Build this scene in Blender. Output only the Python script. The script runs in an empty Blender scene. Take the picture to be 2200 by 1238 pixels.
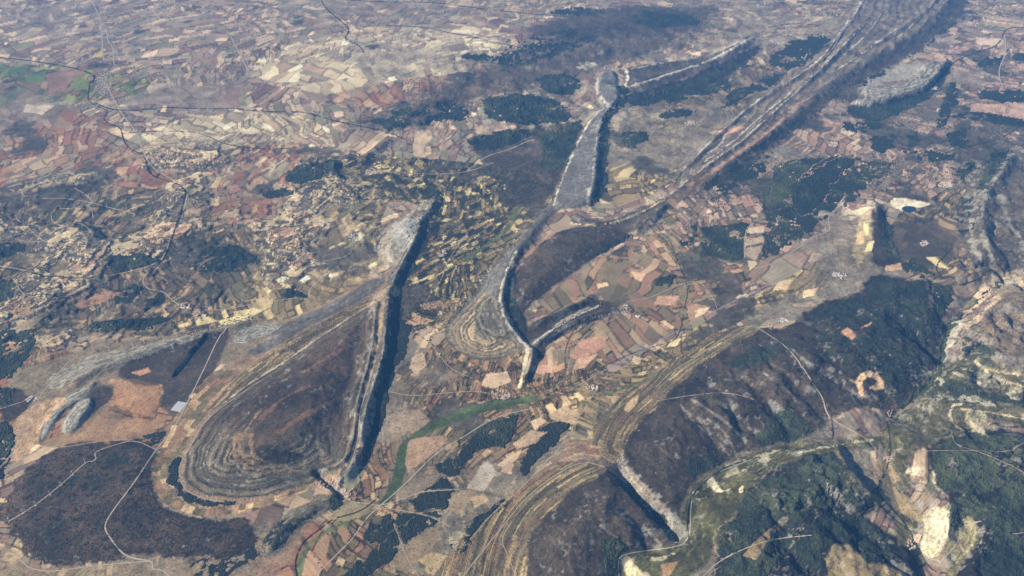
# Aerial view over folded limestone country: synclines, hogbacks, fields, woods, villages.
import bpy, math, random
import numpy as np

random.seed(7)
rng = np.random.default_rng(7)
SC = bpy.context.scene
COL = SC.collection
R = math.radians

# ------------------------------------------------------------------ camera
CAM_H = 9000.0          # metres above the valley floors
DEP = R(36.0)           # depression of the optical axis
HFOV = R(65.0)
FPX = 1100.0 / math.tan(HFOV / 2)
cam = bpy.data.cameras.new('camera')
cam.angle = HFOV
cam.sensor_width = 36
cam.clip_start = 10
cam.clip_end = 600000
co = bpy.data.objects.new('camera', cam)
COL.objects.link(co)
co.location = (0, 0, CAM_H)
co.rotation_euler = (math.pi / 2 - DEP, 0, 0)
SC.camera = co

# ------------------------------------------------------------------ sky, sun, exposure
SUN_EL = R(31.0)
SUN_AZ = R(-98.0)       # compass from +Y: the sun stands to the left, a little behind the camera
W = bpy.data.worlds.new('World')
SC.world = W
W.use_nodes = True
nt = W.node_tree
bg = nt.nodes['Background']
sky = nt.nodes.new('ShaderNodeTexSky')
sky.sky_type = 'NISHITA'
sky.sun_disc = False
sky.sun_elevation = SUN_EL
sky.sun_rotation = SUN_AZ
sky.altitude = 1000
nt.links.new(sky.outputs[0], bg.inputs[0])
bg.inputs[1].default_value = 0.05
sun = bpy.data.lights.new('sun', 'SUN')
sun.energy = 4.6
sun.angle = R(0.5)
sun.color = (1.0, 0.91, 0.78)
so = bpy.data.objects.new('sun', sun)
COL.objects.link(so)
so.rotation_euler = (math.pi / 2 - SUN_EL, 0, math.pi - SUN_AZ)
SC.view_settings.view_transform = 'Standard'
SC.view_settings.look = 'None'
SC.view_settings.gamma = 1
SC.view_settings.exposure = 1.06
SC.cycles.use_denoising = True
SC.cycles.max_bounces = 3
SC.cycles.volume_bounces = 0
SC.cycles.volume_max_steps = 64

# ------------------------------------------------------------------ map helpers
CD, SD = math.cos(DEP), math.sin(DEP)


def at(px, py, z=0.0):
    """pixel of the photograph -> map position on the level z"""
    u = (px - 1100) / FPX
    v = (619 - py) / FPX
    dy = CD + v * SD
    dz = -SD + v * CD
    k = (z - CAM_H) / dz
    return (u * k, dy * k)


def P(s, z=0.0):
    return np.array([at(*map(float, p.split(',')), z) for p in s.split()])


def dense(pts, step, rounds=2, closed=False):
    """smooth a polyline (corner cutting) and resample it"""
    p = np.asarray(pts, float)
    for _ in range(rounds):
        if closed:
            q = np.roll(p, -1, 0)
            p = np.stack([0.75 * p + 0.25 * q, 0.25 * p + 0.75 * q], 1).reshape(-1, 2)
        else:
            a, b = p[:-1], p[1:]
            m = np.stack([0.75 * a + 0.25 * b, 0.25 * a + 0.75 * b], 1).reshape(-1, 2)
            p = np.vstack([p[:1], m, p[-1:]])
    if step:
        s = np.concatenate([[0], np.cumsum(np.hypot(*np.diff(p, axis=0).T))])
        n = max(2, int(s[-1] / step) + 1)
        t = np.linspace(0, s[-1], n)
        p = np.stack([np.interp(t, s, p[:, 0]), np.interp(t, s, p[:, 1])], 1)
    return p


# ------------------------------------------------------------------ noise
def hsh(ix, iy, seed=0):
    h = (ix.astype(np.int64) * 374761393 + iy.astype(np.int64) * 668265263 + seed * 1442695041) & 0xFFFFFFFF
    h = ((h ^ (h >> 13)) * 1274126177) & 0xFFFFFFFF
    h = h ^ (h >> 16)
    return (h & 0xFFFFFF) / float(0x1000000)


def vnoise(x, y, seed=0):
    ix = np.floor(x)
    iy = np.floor(y)
    fx = x - ix
    fy = y - iy
    fx = fx * fx * (3 - 2 * fx)
    fy = fy * fy * (3 - 2 * fy)
    ix = ix.astype(np.int64)
    iy = iy.astype(np.int64)
    a = hsh(ix, iy, seed)
    b = hsh(ix + 1, iy, seed)
    c = hsh(ix, iy + 1, seed)
    d = hsh(ix + 1, iy + 1, seed)
    return (a + (b - a) * fx) + ((c + (d - c) * fx) - (a + (b - a) * fx)) * fy - 0.5


def fbm(x, y, wl, octv=4, seed=0, gain=0.5):
    r = 0
    amp = 1.0
    f = 1.0 / wl
    for k in range(octv):
        c, s = math.cos(0.6 * k + seed), math.sin(0.6 * k + seed)
        r = r + amp * vnoise((x * c - y * s) * f + 17.3 * k, (x * s + y * c) * f + 9.1 * k, seed + 31 * k)
        amp *= gain
        f *= 2.03
    return r


def sst(a, b, x):
    t = np.clip((x - a) / (b - a), 0, 1)
    return t * t * (3 - 2 * t)


# ------------------------------------------------------------------ the terrain grid (finer near the camera)
U_IN = 0.735
NC = 1130
u_in = np.linspace(-U_IN, U_IN, NC)
u_out = np.array([0.78, 0.85, 1.0, 1.25, 1.6])
UU = np.concatenate([-u_out[::-1], u_in, u_out])
py_rows = np.concatenate([np.array([3200, 2500, 2100, 1800, 1600, 1500, 1440]), np.linspace(1400, -70, 700),
                          np.array([-110, -150, -200, -250, -300, -340, -370, -400, -430])])
yr = np.array([at(1100, p)[1] for p in py_rows])
dep_r = yr * CD + CAM_H * SD           # forward distance of each row
NR, NCC = len(yr), len(UU)
X = (dep_r[:, None] * UU[None, :])
Y = np.repeat(yr[:, None], NCC, 1)
X = X.ravel()
Y = Y.ravel()
N = X.size
print('grid', NR, NCC, N, 'far row y', yr[-1])


def zat(x, y):
    """height of the finished terrain mesh at map positions"""
    x = np.asarray(x, float)
    y = np.asarray(y, float)
    rj = np.interp(y, yr, np.arange(NR))
    j = np.clip(rj.astype(int), 0, NR - 2)
    fj = rj - j
    u = x / (y * CD + CAM_H * SD)
    ri = np.interp(u, UU, np.arange(NCC))
    i = np.clip(ri.astype(int), 0, NCC - 2)
    fi = ri - i
    G = ZG
    return (G[j, i] * (1 - fi) + G[j, i + 1] * fi) * (1 - fj) + (G[j + 1, i] * (1 - fi) + G[j + 1, i + 1] * fi) * fj


def grid_val(A, x, y):
    rj = np.clip(np.rint(np.interp(y, yr, np.arange(NR))).astype(int), 0, NR - 1)
    ri = np.clip(np.rint(np.interp(np.asarray(x) / (np.asarray(y) * CD + CAM_H * SD), UU, np.arange(NCC))).astype(int), 0, NCC - 1)
    return A[rj * NCC + ri]


def bbox_idx(p, m):
    x0, y0 = p.min(0) - m
    x1, y1 = p.max(0) + m
    # rows are sorted by y, so only the rows in range are looked at
    j0 = max(0, np.searchsorted(yr, y0) - 1)
    j1 = min(NR, np.searchsorted(yr, y1) + 1)
    sl = np.arange(j0 * NCC, j1 * NCC)
    xs = X[sl]
    ok = (xs > x0) & (xs < x1)
    return sl[ok]


def line_dist(x, y, p):
    """distance to a polyline, side (+ = left of travel), position along it 0..1"""
    best = np.full(x.shape, 1e18)
    side = np.zeros(x.shape)
    tt = np.zeros(x.shape)
    seg = np.hypot(*np.diff(p, axis=0).T)
    cum = np.concatenate([[0], np.cumsum(seg)])
    for k in range(len(p) - 1):
        ax, ay = p[k]
        dx, dy = p[k + 1] - p[k]
        L2 = dx * dx + dy * dy + 1e-9
        t = np.clip(((x - ax) * dx + (y - ay) * dy) / L2, 0, 1)
        ex = x - ax - t * dx
        ey = y - ay - t * dy
        d = ex * ex + ey * ey
        m = d < best
        best = np.where(m, d, best)
        side = np.where(m, np.sign(dx * ey - dy * ex), side)
        tt = np.where(m, (cum[k] + t * seg[k]) / cum[-1], tt)
    return np.sqrt(best), side, tt


def inside(x, y, p):
    r = np.zeros(x.shape, bool)
    n = len(p)
    for k in range(n):
        x0, y0 = p[k]
        x1, y1 = p[(k + 1) % n]
        if y0 == y1:
            continue
        c = ((y0 > y) != (y1 > y)) & (x < (x1 - x0) * (y - y0) / (y1 - y0) + x0)
        r ^= c
    return r


def poly_sd(x, y, p):
    d, _, _ = line_dist(x, y, np.vstack([p, p[:1]]))
    return np.where(inside(x, y, p), d, -d)


# ------------------------------------------------------------------ heights
N_BIG = fbm(X, Y, 5200, 4, 3)
N_MID = fbm(X, Y, 1500, 5, 11)
N_SM = fbm(X, Y, 330, 4, 23)
N_HI = fbm(X, Y, 75, 3, 37)
N_PX = rng.random(N) - 0.5
RIDGED = 1 - 2 * np.abs(fbm(X, Y, 900, 5, 51))
RIDGED2 = 1 - 2 * np.abs(fbm(X, Y, 300, 4, 57))
CANYON = np.exp(-(fbm(X + 300 * N_SM, Y + 300 * N_SM, 2300, 4, 59) / .055) ** 2)
WX, WY = fbm(X, Y, 520, 3, 201), fbm(X, Y, 520, 3, 211)
WX2, WY2 = vnoise(X / 130, Y / 130, 221), vnoise(X / 130, Y / 130, 231)
def px_mask(s, feather, z=0):
    p = dense(P(s, z), 0, 2, True)
    i = bbox_idx(p, feather)
    sd = poly_sd(X[i], Y[i], p)
    m = np.zeros(N)
    m[i] = sst(-feather, feather, sd)
    return m


def terraced(h, step, k=0.8):
    q = h / step
    f = q - np.floor(q)
    g = np.clip((f - 0.5) * 4 + 0.5, 0, 1)
    return step * (np.floor(q) + f * (1 - k) + g * k)


ZG = None


def PZ(s, z):
    """outline of a landform; on the second pass each point stands at the height the first pass gave it"""
    p = P(s, z)
    if ZG is None:
        return p
    for _ in range(2):
        zz = zat(p[:, 0], p[:, 1])
        p = np.array([at(*map(float, q.split(',')), h_) for q, h_ in zip(s.split(), zz)])
    return p


def ridge(s, h, ws, wg, z=None, rough=0.18, hs=None, e=1.25):
    """asymmetric ridge; the steep side is on the left of travel"""
    z = h * 0.8 if z is None else z
    p = dense(PZ(s, z), 0, 2)
    i = bbox_idx(p, max(ws, wg) * 1.3)
    d, side, t = line_dist(X[i], Y[i], p)
    d = d * (1 + 0.5 * N_SM[i]) + 0
    w = np.where(side > 0, ws, wg) * (1 + 0.35 * N_MID[i])
    f = np.clip(1 - d / w, 0, 1)
    f = np.where(side > 0, sst(0, 1, f) * 0.6 + f * 0.4, f ** e)
    ends = sst(0, 0.10, t) * sst(0, 0.10, 1 - t) * 0.75 + 0.25
    hh = h * (ends if hs is None else np.interp(t, np.linspace(0, 1, len(hs)), hs))
    H[i] += hh * f * (1 + rough * (RIDGED[i] - 0.5)) + .9 * hh * f * (1 - f) * (RIDGED2[i] - .62)
    return p


def plateau(s, h, wi, wo=None, z=None, ter=None, rough=0.12, sag=0.0, tmask=None):
    z = h * 0.5 if z is None else z
    wo = wi * 0.3 if wo is None else wo
    p = dense(PZ(s, z), 0, 2, True)
    i = bbox_idx(p, wo * 1.5)
    sd = poly_sd(X[i], Y[i], p) * (1 + 0.3 * N_SM[i]) + 25 * N_SM[i]
    f = sst(-wo, wi, sd)
    add = h * f * (1 + rough * (RIDGED[i] - 0.6)) + .5 * h * rough * 4 * f * (1 - f) * (RIDGED2[i] - .62) - sag * sst(wi, wi * 3, sd)
    if ter:
        k_ = 0.85 if tmask is None else 0.85 * tmask(X[i], Y[i], sd)
        add = add * (1 - (k_ > 0)) + terraced(add, ter, k_) * (k_ > 0)
    H[i] += add
    return p


def carve(s, depth, w, z=0):
    p = dense(PZ(s, z), 0, 2)
    i = bbox_idx(p, w * 1.5)
    d, _, t = line_dist(X[i], Y[i], p)
    d = d * (1 + 0.4 * N_SM[i])
    H[i] -= depth * np.clip(1 - d / w, 0, 1) ** 1.3 * sst(0, 0.15, t)
    return p


RIB = np.zeros(N)


def relief():
    global H, mesa, SE_M, RU_M, TRI, R1, P2, P3, P4, D1, D2, H8, HR
    H = 60 * N_BIG + 6 * N_SM
    H = H + np.where(Y > 40000, (Y - 40000) * 0.0006, 0)


    # rolling mesa country left and centre-left, eroded into benches
    mesa = px_mask('-200,470 60,395 330,300 640,300 780,400 850,440 830,560 640,680 420,700 250,720 100,760 -250,900', 900)
    hm = 185 * np.clip(N_MID + 0.12, -0.25, 0.5) + 26 * N_SM
    hm = terraced(hm, 34, 0.75)
    H += mesa * hm
    far_hills = px_mask('760,250 960,120 1300,60 1560,30 1760,-30 1560,200 1300,330 1050,340 800,330', 1500)
    H += far_hills * (210 * np.clip(N_MID, -0.2, 0.6) + 60 * N_SM)
    se = px_mask('1480,1238 1500,1050 1700,950 1880,800 2000,560 2300,520 2500,1500 1480,1500', 500)
    SE_M = se
    H += se * (130 * np.clip(N_MID, -0.3, 0.6) + 24 * RIDGED + 11 * RIDGED2 - 95 * CANYON)
    right_up = px_mask('2000,330 2100,240 2300,200 2350,620 2080,600 2040,470', 700)
    RU_M = right_up
    H += right_up * (120 * np.clip(N_MID, -0.2, 0.6) + 35 * RIDGED + 15 * RIDGED2 - 50 * CANYON)

    # --- the triangular perched syncline and the long hogback on its right
    TRI = '806,648 740,690 700,715 650,750 600,785 550,815 500,850 460,885 430,920 405,965 392,1000 390,1030 405,1052 450,1066 520,1072 600,1058 660,1045 690,1022 742,1004 757,950 762,900 768,860 790,790 803,720'
    ptri = plateau(TRI, 165, 900, 120, z=60, ter=15, rough=0.03, sag=25,
                   tmask=lambda x, y, sd: sst(at(600, 900, 60)[1], at(600, 975, 60)[1], y) * sst(1000, 750, sd))
    ridge('807,650 804,700 796,760 781,812 767,860 762,905 757,945 744,985 715,1003', 60, 85, 260, z=200, rough=0.05, hs=[.6, 1, 1, 1, 1, .9, .6])
    R1 = '938,424 928,445 903,472 888,520 864,560 849,590 838,622 832,680 825,740 812,800 792,850 781,900 773,950 760,988 742,1016'
    pr1 = ridge(R1, 140, 170, 420, z=140, rough=0.25, hs=[.5, .6, .75, .8, .9, 1, 1, 1, .95, .7])
    plateau('838,600 790,602 735,640 650,686 590,715 560,745 600,770 660,735 740,680 800,640', 70, 300, 120, z=40, rough=.05)
    plateau('925,425 900,440 860,470 830,500 800,530 830,570 862,545 885,505 905,465 935,440', 90, 300, 100, z=60, ter=18)
    # --- left cuestas and finger mesas
    ridge('555,684 505,700 440,712 360,737 300,757 235,778 175,805 130,850', 70, 180, 420, z=60)
    ridge('442,714 417,745 392,775 366,812', 45, 60, 600, z=45)
    plateau('215,812 222,850 205,892 155,945 120,950 90,972 55,965 85,900 125,850 165,822', 28, 160, 60, z=20, rough=.3)
    plateau('192,828 206,820 190,848 150,872 120,905 98,938 82,955 76,944 108,888 150,846', 32, 60, 40, z=40, rough=.6)
    plateau('190,852 203,856 196,880 165,920 145,934 132,922 140,897 165,868', 36, 60, 30, z=40, rough=.6)
    plateau('40,1010 110,965 290,938 345,960 335,1020 345,1085 420,1112 540,1122 552,1160 500,1205 420,1190 330,1200 250,1200 100,1225 50,1190 8,1130 15,1050', 55, 300, 80, z=40)
    ridge('738,1066 695,1082 640,1108 600,1150 570,1190', 48, 130, 300, z=35, rough=.6)
    carve('672,1006 700,1030 716,1046 735,1070', 110, 90, z=60)
    # --- the S-shaped central fold
    P2 = '1302,154 1322,160 1327,208 1312,228 1287,265 1281,330 1278,390 1262,442 1200,446 1190,432 1214,370 1240,310 1265,262 1284,240 1304,228 1283,195 1290,165'
    plateau(P2, 70, 60, 120, z=60, rough=.05)
    ridge('1318,215 1312,226 1289,262 1282,320 1278,390 1262,442', 70, 220, 420, z=150, rough=.25, hs=[.0, .4, .9, 1, 1, 1, .9, .5])
    ridge('1262,440 1225,452 1192,440 1165,470 1135,505 1110,540 1092,575 1080,610 1074,650 1087,690 1112,722 1136,748', 110, 170, 420, z=100, rough=.3, hs=[.1, .3, .5, .7, .8, .9, 1, 1, 1, .8])
    P3 = '1312,488 1262,490 1192,497 1152,527 1114,560 1100,600 1096,640 1108,680 1124,695 1132,662 1180,622 1222,592 1272,557 1332,522 1352,504'
    plateau(P3, 110, 420, 120, z=60, rough=.15)
    P4 = '962,690 953,720 968,750 1008,772 1060,778 1112,758 1128,742 1087,694 1072,652 1066,612 1040,636 1000,664'
    plateau(P4, 100, 900, 60, z=40, ter=14)
    ridge('1272,640 1210,664 1165,684 1128,704', 85, 170, 150, z=70, rough=.4)
    ridge('1345,664 1292,672 1232,690 1180,718 1140,742', 95, 130, 190, z=80, rough=.5)
    ridge('1146,748 1140,780 1128,815 1116,832', 70, 90, 80, z=50, rough=.4)
    ridge('1428,425 1370,452 1310,476 1258,474 1228,455', 70, 150, 260, z=60)
    ridge('1432,440 1395,470 1362,500', 90, 160, 260, z=60)
    pr6 = ridge('1618,80 1600,92 1560,116 1500,142 1410,170 1338,194', 130, 380, 520, z=120, rough=.4)
    plateau('1345,148 1390,140 1500,130 1575,105 1610,80 1560,118 1480,148 1400,172 1345,188 1350,165', 70, 300, 120, z=50)
    # --- the long right-hand ridge system
    plateau('1430,415 1500,335 1600,228 1700,162 1780,92 1830,-10 2062,-10 2022,60 1905,130 1805,180 1742,232 1662,302 1562,372 1482,412', 45, 700, 250, z=30, rough=.35)
    for s_, h_, a_, b_ in (
            ('1855,0 1838,30 1812,60 1790,92 1762,130 1700,172 1620,222 1560,272 1500,332 1432,402', 62, 150, 260),
            ('1870,40 1800,110 1720,190 1660,242 1600,300 1522,352 1442,417', 55, 150, 260),
            ('2048,-10 2012,30 1965,66 1890,108 1850,130 1800,165 1745,205 1705,244 1640,296 1565,352 1502,402', 70, 300, 420),
            ('2020,-10 1990,22 1945,55 1890,90 1830,120', 80, 150, 260),
            ('1840,60 1790,130 1730,170', 35, 150, 260)):
        ridge(s_, h_, a_, b_, z=120, rough=.5)
    p4 = dense(PZ('1880,-20 1838,40 1790,100 1740,150 1640,215 1570,275 1500,335 1432,405', 90), 0, 2)
    i = bbox_idx(p4, 2600)
    d, side, t = line_dist(X[i], Y[i], p4)
    d = d * side
    RIB[:] = 0
    mk = px_mask('1430,415 1500,335 1600,228 1700,162 1780,92 1830,-10 2062,-10 2022,60 1905,130 1805,180 1742,232 1662,302 1562,372 1482,412', 150)[i]
    q = d / 260 + .8 * N_MID[i] + .22 * N_SM[i] + .4 * np.sin(t * 22)
    tri_ = 2 * np.abs(q - np.floor(q) - .5)
    H[i] += mk * 24 * tri_ ** 1.6
    RIB[i] = mk * sst(.80, .95, tri_)
    plateau('1846,190 1872,186 1950,182 1986,146 2006,134 2042,130 2022,152 1992,186 1942,202 1872,221 1828,223 1858,206', 150, 70, 130, z=140)
    ridge('1882,436 1886,480 1892,530 1902,562', 110, 260, 480, z=70, rough=.4, hs=[1, .75, .45, .15])
    # --- the big dark domes lower right
    D1 = '1332,962 1347,920 1402,868 1452,818 1502,778 1562,738 1622,708 1700,702 1732,662 1802,642 1852,626 1858,602 1882,590 1962,604 1992,600 1998,660 2018,706 2012,770 1992,830 1950,862 1900,882 1852,872 1802,884 1752,938 1682,958 1602,966 1562,990 1512,1022 1484,1042 1474,1084 1460,1142 1442,1102 1402,1060 1372,1022 1337,992'
    plateau(D1, 215, 1600, 250, z=60, rough=.3)
    D2 = '1112,1190 1142,1120 1192,1070 1252,1030 1312,1012 1332,1030 1382,1080 1432,1122 1452,1156 1402,1180 1332,1192 1322,1260 1322,1330 1142,1330'
    plateau(D2, 190, 1100, 220, z=60, rough=.2)
    for s_ in ('1490,800 1560,850 1590,905 1600,958', '1470,880 1520,920 1545,965', '1560,790 1640,850 1690,910 1700,950', '1640,770 1720,830 1770,900',
               '1400,1085 1420,1130 1405,1170', '1330,1090 1380,1130 1390,1172', '1500,860 1570,880 1625,930', '1750,780 1830,840 1860,868'):
        carve(s_, 55, 200, z=150)
    carve('1322,984 1342,1030 1385,1080 1430,1115 1456,1150', 150, 200, z=60)
    H8 = '1500,1330 1545,1160 1592,1080 1642,1022 1702,984 1792,964 1822,1000 1872,1060 1884,1092 1852,1112 1902,1142 1962,1172 1985,1238 1985,1330'
    plateau(H8, 190, 1000, 150, z=70, rough=.32)
    ridge('1790,955 1802,975 1826,1010 1852,1045 1882,1078', 150, 150, 800, z=170, rough=.1)
    HR = '2000,960 2060,930 2130,925 2290,930 2290,1330 2050,1330 2035,1160 2048,1080 2010,1030'
    plateau(HR, 150, 800, 120, z=60, rough=.32)
    ridge('2046,1076 2040,1110 2034,1160 2020,1208', 110, 240, 280, z=150, rough=.15)
    ridge('2110,1085 2118,1140 2100,1200 2080,1240', 70, 240, 300, z=200, rough=.15)
    ridge('1985,600 1994,640 2006,690 2022,712', 30, 120, 300, z=250)
    carve('2230,560 2150,590 2090,635 2040,690 2026,735 2022,780 1980,850 1925,880', 130, 420, z=0)
    carve('2230,870 2150,850 2080,845 2010,845 1940,872 1890,905 1900,980 1930,1090 1965,1170 2010,1240 2060,1330', 90, 380, z=0)
    carve('1905,935 1800,945 1690,965 1600,1000 1520,1050 1475,1140 1400,1180 1335,1200 1330,1330', 80, 300, z=0)
    plateau('2110,650 2260,600 2280,860 2180,800 2100,760', 110, 400, 120, z=40, rough=.3)
    ridge('2175,330 2130,400 2110,440 2115,520 2160,570', 90, 250, 400, z=60, rough=.5)
    ridge('2235,300 2180,350 2100,430 2090,470', 60, 250, 300, z=60, rough=.5)
    # --- hills behind the centre
    ridge('1040,235 1090,225 1150,215', 50, 400, 400)
    ridge('720,345 715,365 730,385', 90, 150, 150)
    ridge('900,240 860,262 820,285', 60, 300, 300)
    ridge('840,300 800,320 780,345', 70, 200, 250)
    ridge('1230,70 1160,95 1090,125', 80, 500, 500, rough=.5)
    ridge('1310,108 1294,118', 60, 200, 200)


relief()
ZG = H.reshape(NR, NCC).copy()
relief()
SC_ROUGH = sst(20, 120, H)
H += SC_ROUGH * (7 * N_HI + 10 * N_SM)
ZG = H.reshape(NR, NCC)
GX = np.gradient(ZG, axis=1) / (np.gradient(X.reshape(NR, NCC), axis=1))
GY = np.gradient(ZG, axis=0) / (np.gradient(Y.reshape(NR, NCC), axis=0))
SLOPE = np.hypot(GX, GY).ravel()

KZ = 1.0 / np.maximum(1 - H / CAM_H, .5)
XP, YP = X * KZ, Y * KZ             # where the map sheet lies over each point of the relief
FW = np.clip(Y / 12000, .8, 2.4)


def sheet_idx(p, m):
    x0, y0 = p.min(0) - m
    x1, y1 = p.max(0) + m
    j0 = max(0, np.searchsorted(yr, y0 - 900) - 1)
    j1 = min(NR, np.searchsorted(yr, y1 + 900) + 1)
    sl = np.arange(j0 * NCC, j1 * NCC)
    ok = (XP[sl] > x0) & (XP[sl] < x1) & (YP[sl] > y0) & (YP[sl] < y1)
    return sl[ok]


# ------------------------------------------------------------------ land cover: the parcel mosaic
PAL = {
    'plain':  [(.29, .225, .185), (.34, .27, .21), (.25, .18, .16), (.40, .33, .255), (.27, .245, .205), (.31, .255, .215), (.48, .39, .30), (.22, .17, .15), (.30, .27, .215), (.24, .23, .17)],
    'pale':   [(.44, .38, .29), (.38, .33, .26), (.50, .44, .33), (.33, .29, .23), (.40, .31, .24), (.56, .50, .39), (.30, .24, .20)],
    'red':    [(.31, .20, .155), (.28, .165, .13), (.36, .26, .195), (.29, .225, .175), (.24, .19, .15), (.35, .29, .22), (.40, .31, .23), (.27, .24, .19)],
    'green':  [(.15, .19, .10), (.20, .21, .12), (.28, .21, .16), (.36, .28, .20), (.25, .18, .14), (.12, .17, .09), (.27, .28, .14)],
    'valley': [(.27, .205, .15), (.31, .24, .165), (.225, .195, .13), (.36, .27, .19), (.20, .17, .125), (.26, .215, .14), (.42, .30, .21), (.48, .38, .265), (.19, .18, .115), (.33, .215, .16)],
    'pink':   [(.35, .24, .185), (.40, .28, .21), (.30, .22, .17), (.28, .235, .17), (.36, .29, .21), (.48, .37, .275), (.23, .20, .15), (.26, .225, .16), (.20, .18, .13)],
    'gold':   [(.34, .275, .18), (.28, .235, .16), (.42, .345, .23), (.24, .205, .145), (.31, .245, .17), (.21, .19, .13), (.50, .42, .285), (.18, .165, .12)],
    'ochre':  [(.36, .21, .14), (.31, .20, .135), (.40, .245, .165), (.27, .20, .14), (.33, .25, .175)],
    'mixed':  [(.20, .17, .13), (.26, .215, .16), (.15, .14, .11), (.32, .25, .18), (.17, .15, .12), (.24, .18, .14), (.40, .32, .22), (.13, .14, .095)],
    'flank':  [(.24, .20, .145), (.19, .165, .12), (.29, .235, .16), (.16, .145, .11), (.38, .31, .205), (.22, .175, .13), (.27, .19, .14), (.20, .185, .13), (.33, .27, .18)],
    'rplain': [(.40, .30, .25), (.30, .24, .20), (.22, .19, .16), (.36, .25, .21), (.17, .155, .13), (.46, .38, .31), (.26, .205, .17)],
    'bocage': [(.22, .19, .13), (.30, .25, .165), (.085, .09, .06), (.44, .37, .235), (.14, .135, .09), (.56, .48, .31), (.28, .205, .15), (.075, .082, .055), (.36, .30, .19)],
    'dark':   [(.12, .11, .09), (.16, .145, .11), (.09, .09, .07), (.22, .18, .13), (.30, .24, .165), (.10, .105, .075)],
}
PNAMES = list(PAL)
MAXP = max(map(len, PAL.values()))
PARR = np.array([[PAL[n][k % len(PAL[n])] for k in range(MAXP)] for n in PNAMES])

PID = np.full(N, PNAMES.index('plain'))


def zone(name, s, feather=600, seed=1):
    p = dense(P(s), 0, 1, True)
    i = bbox_idx(p, feather * 2)
    sd = poly_sd(X[i], Y[i], p) + feather * 1.2 * fbm(X[i], Y[i], 2600, 3, 70 + seed)
    PID[i[sd > 0]] = PNAMES.index(name)


zone('pale', '560,110 760,60 1010,60 1120,110 1080,170 900,190 700,200 560,180', 900)
zone('pale', '330,270 560,240 720,260 700,330 500,330 380,320', 700, 2)
zone('red', '700,190 940,160 1120,150 1080,200 860,230 690,240', 700, 3)
zone('green', '-50,125 180,140 330,170 300,210 180,225 -50,215', 500, 4)
zone('red', '-100,220 180,240 420,330 640,300 720,340 620,450 430,440 300,400 -100,400', 900, 5)
zone('mixed', '-200,410 200,400 420,420 640,450 820,440 820,600 640,700 300,720 -200,760', 700, 6)
zone('red', '400,380 560,360 640,400 560,470 440,470 400,430', 500, 7)
zone('gold', '600,430 820,420 840,520 760,640 560,700 430,690 520,600 620,560', 400, 8)
zone('ochre', '-50,740 140,760 330,800 430,830 420,980 250,960 60,960 -60,930', 200, 9)
zone('valley', '860,760 1120,690 1300,740 1280,900 1150,1010 950,1240 600,1330 560,1238 760,1080 840,900', 200, 10)
zone('pink', '1130,690 1250,580 1440,480 1600,540 1620,620 1420,730 1200,800 1120,800', 200, 11)
zone('pink', '1420,440 1520,360 1640,320 1650,400 1560,470 1440,500', 200, 12)
zone('gold', '1200,840 1330,800 1480,700 1720,590 1860,470 1940,540 1860,620 1720,640 1560,700 1420,800 1320,900 1280,1000 1060,1250 900,1330 1000,1150 1150,1010', 120, 13)
zone('pink', '1640,300 1800,290 1860,310 1800,340 1660,340', 200, 14)
zone('pale', '1750,420 1900,350 2060,360 2130,420 2060,460 1880,440 1800,470', 300, 15)
zone('pale', '1980,160 2260,60 2300,330 2080,300', 500, 16)
zone('bocage', '600,345 800,330 1000,350 1190,360 1200,440 1080,550 1000,650 930,700 870,720 850,640 900,520 930,440 760,430', 150, 17)
zone('rplain', '1440,470 1500,400 1660,290 1800,200 2000,110 2260,40 2260,420 2060,440 1900,430 1800,470 1680,560 1540,560', 200, 21)
zone('mixed', '1300,330 1350,240 1480,170 1640,130 1700,170 1560,270 1450,300', 150, 22)
zone('mixed', '1900,480 2060,400 2200,330 2260,560 2050,600 1960,590', 150, 23)
zone('gold', '1290,460 1280,340 1330,250 1450,240 1500,270 1440,400', 200, 18)
zone('red', '560,1330 560,1150 690,1110 720,1150 640,1330', 100, 19)
zone('bocage', '820,1230 890,1090 960,1030 1080,1000 1090,1070 1000,1150 950,1238', 60, 25)
zone('gold', '930,700 960,640 1040,560 1120,430 1190,400 1180,460 1100,540 1040,620 1000,680 960,720', 80, 20)

# blocks of parcels share a direction; blocks are jittered Voronoi cells
BS = 1500.0
warp = 130.0
Xw = X + warp * fbm(X, Y, 700, 2, 81) * 1.6
Yw = Y + warp * fbm(X, Y, 700, 2, 91) * 1.6
bi = np.floor(Xw / BS).astype(np.int64)
bj = np.floor(Yw / BS).astype(np.int64)
bd = np.full(N, 1e18)
bx = np.zeros(N, np.int64)
by = np.zeros(N, np.int64)
for di in (-1, 0, 1):
    for dj in (-1, 0, 1):
        cx, cy = bi + di, bj + dj
        sx = (cx + 0.15 + 0.7 * hsh(cx, cy, 5)) * BS
        sy = (cy + 0.15 + 0.7 * hsh(cx, cy, 6)) * BS
        d = (Xw - sx) ** 2 + (Yw - sy) ** 2
        m = d < bd
        bd = np.where(m, d, bd)
        bx = np.where(m, cx, bx)
        by = np.where(m, cy, by)
th = hsh(bx, by, 7) * math.pi
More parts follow.
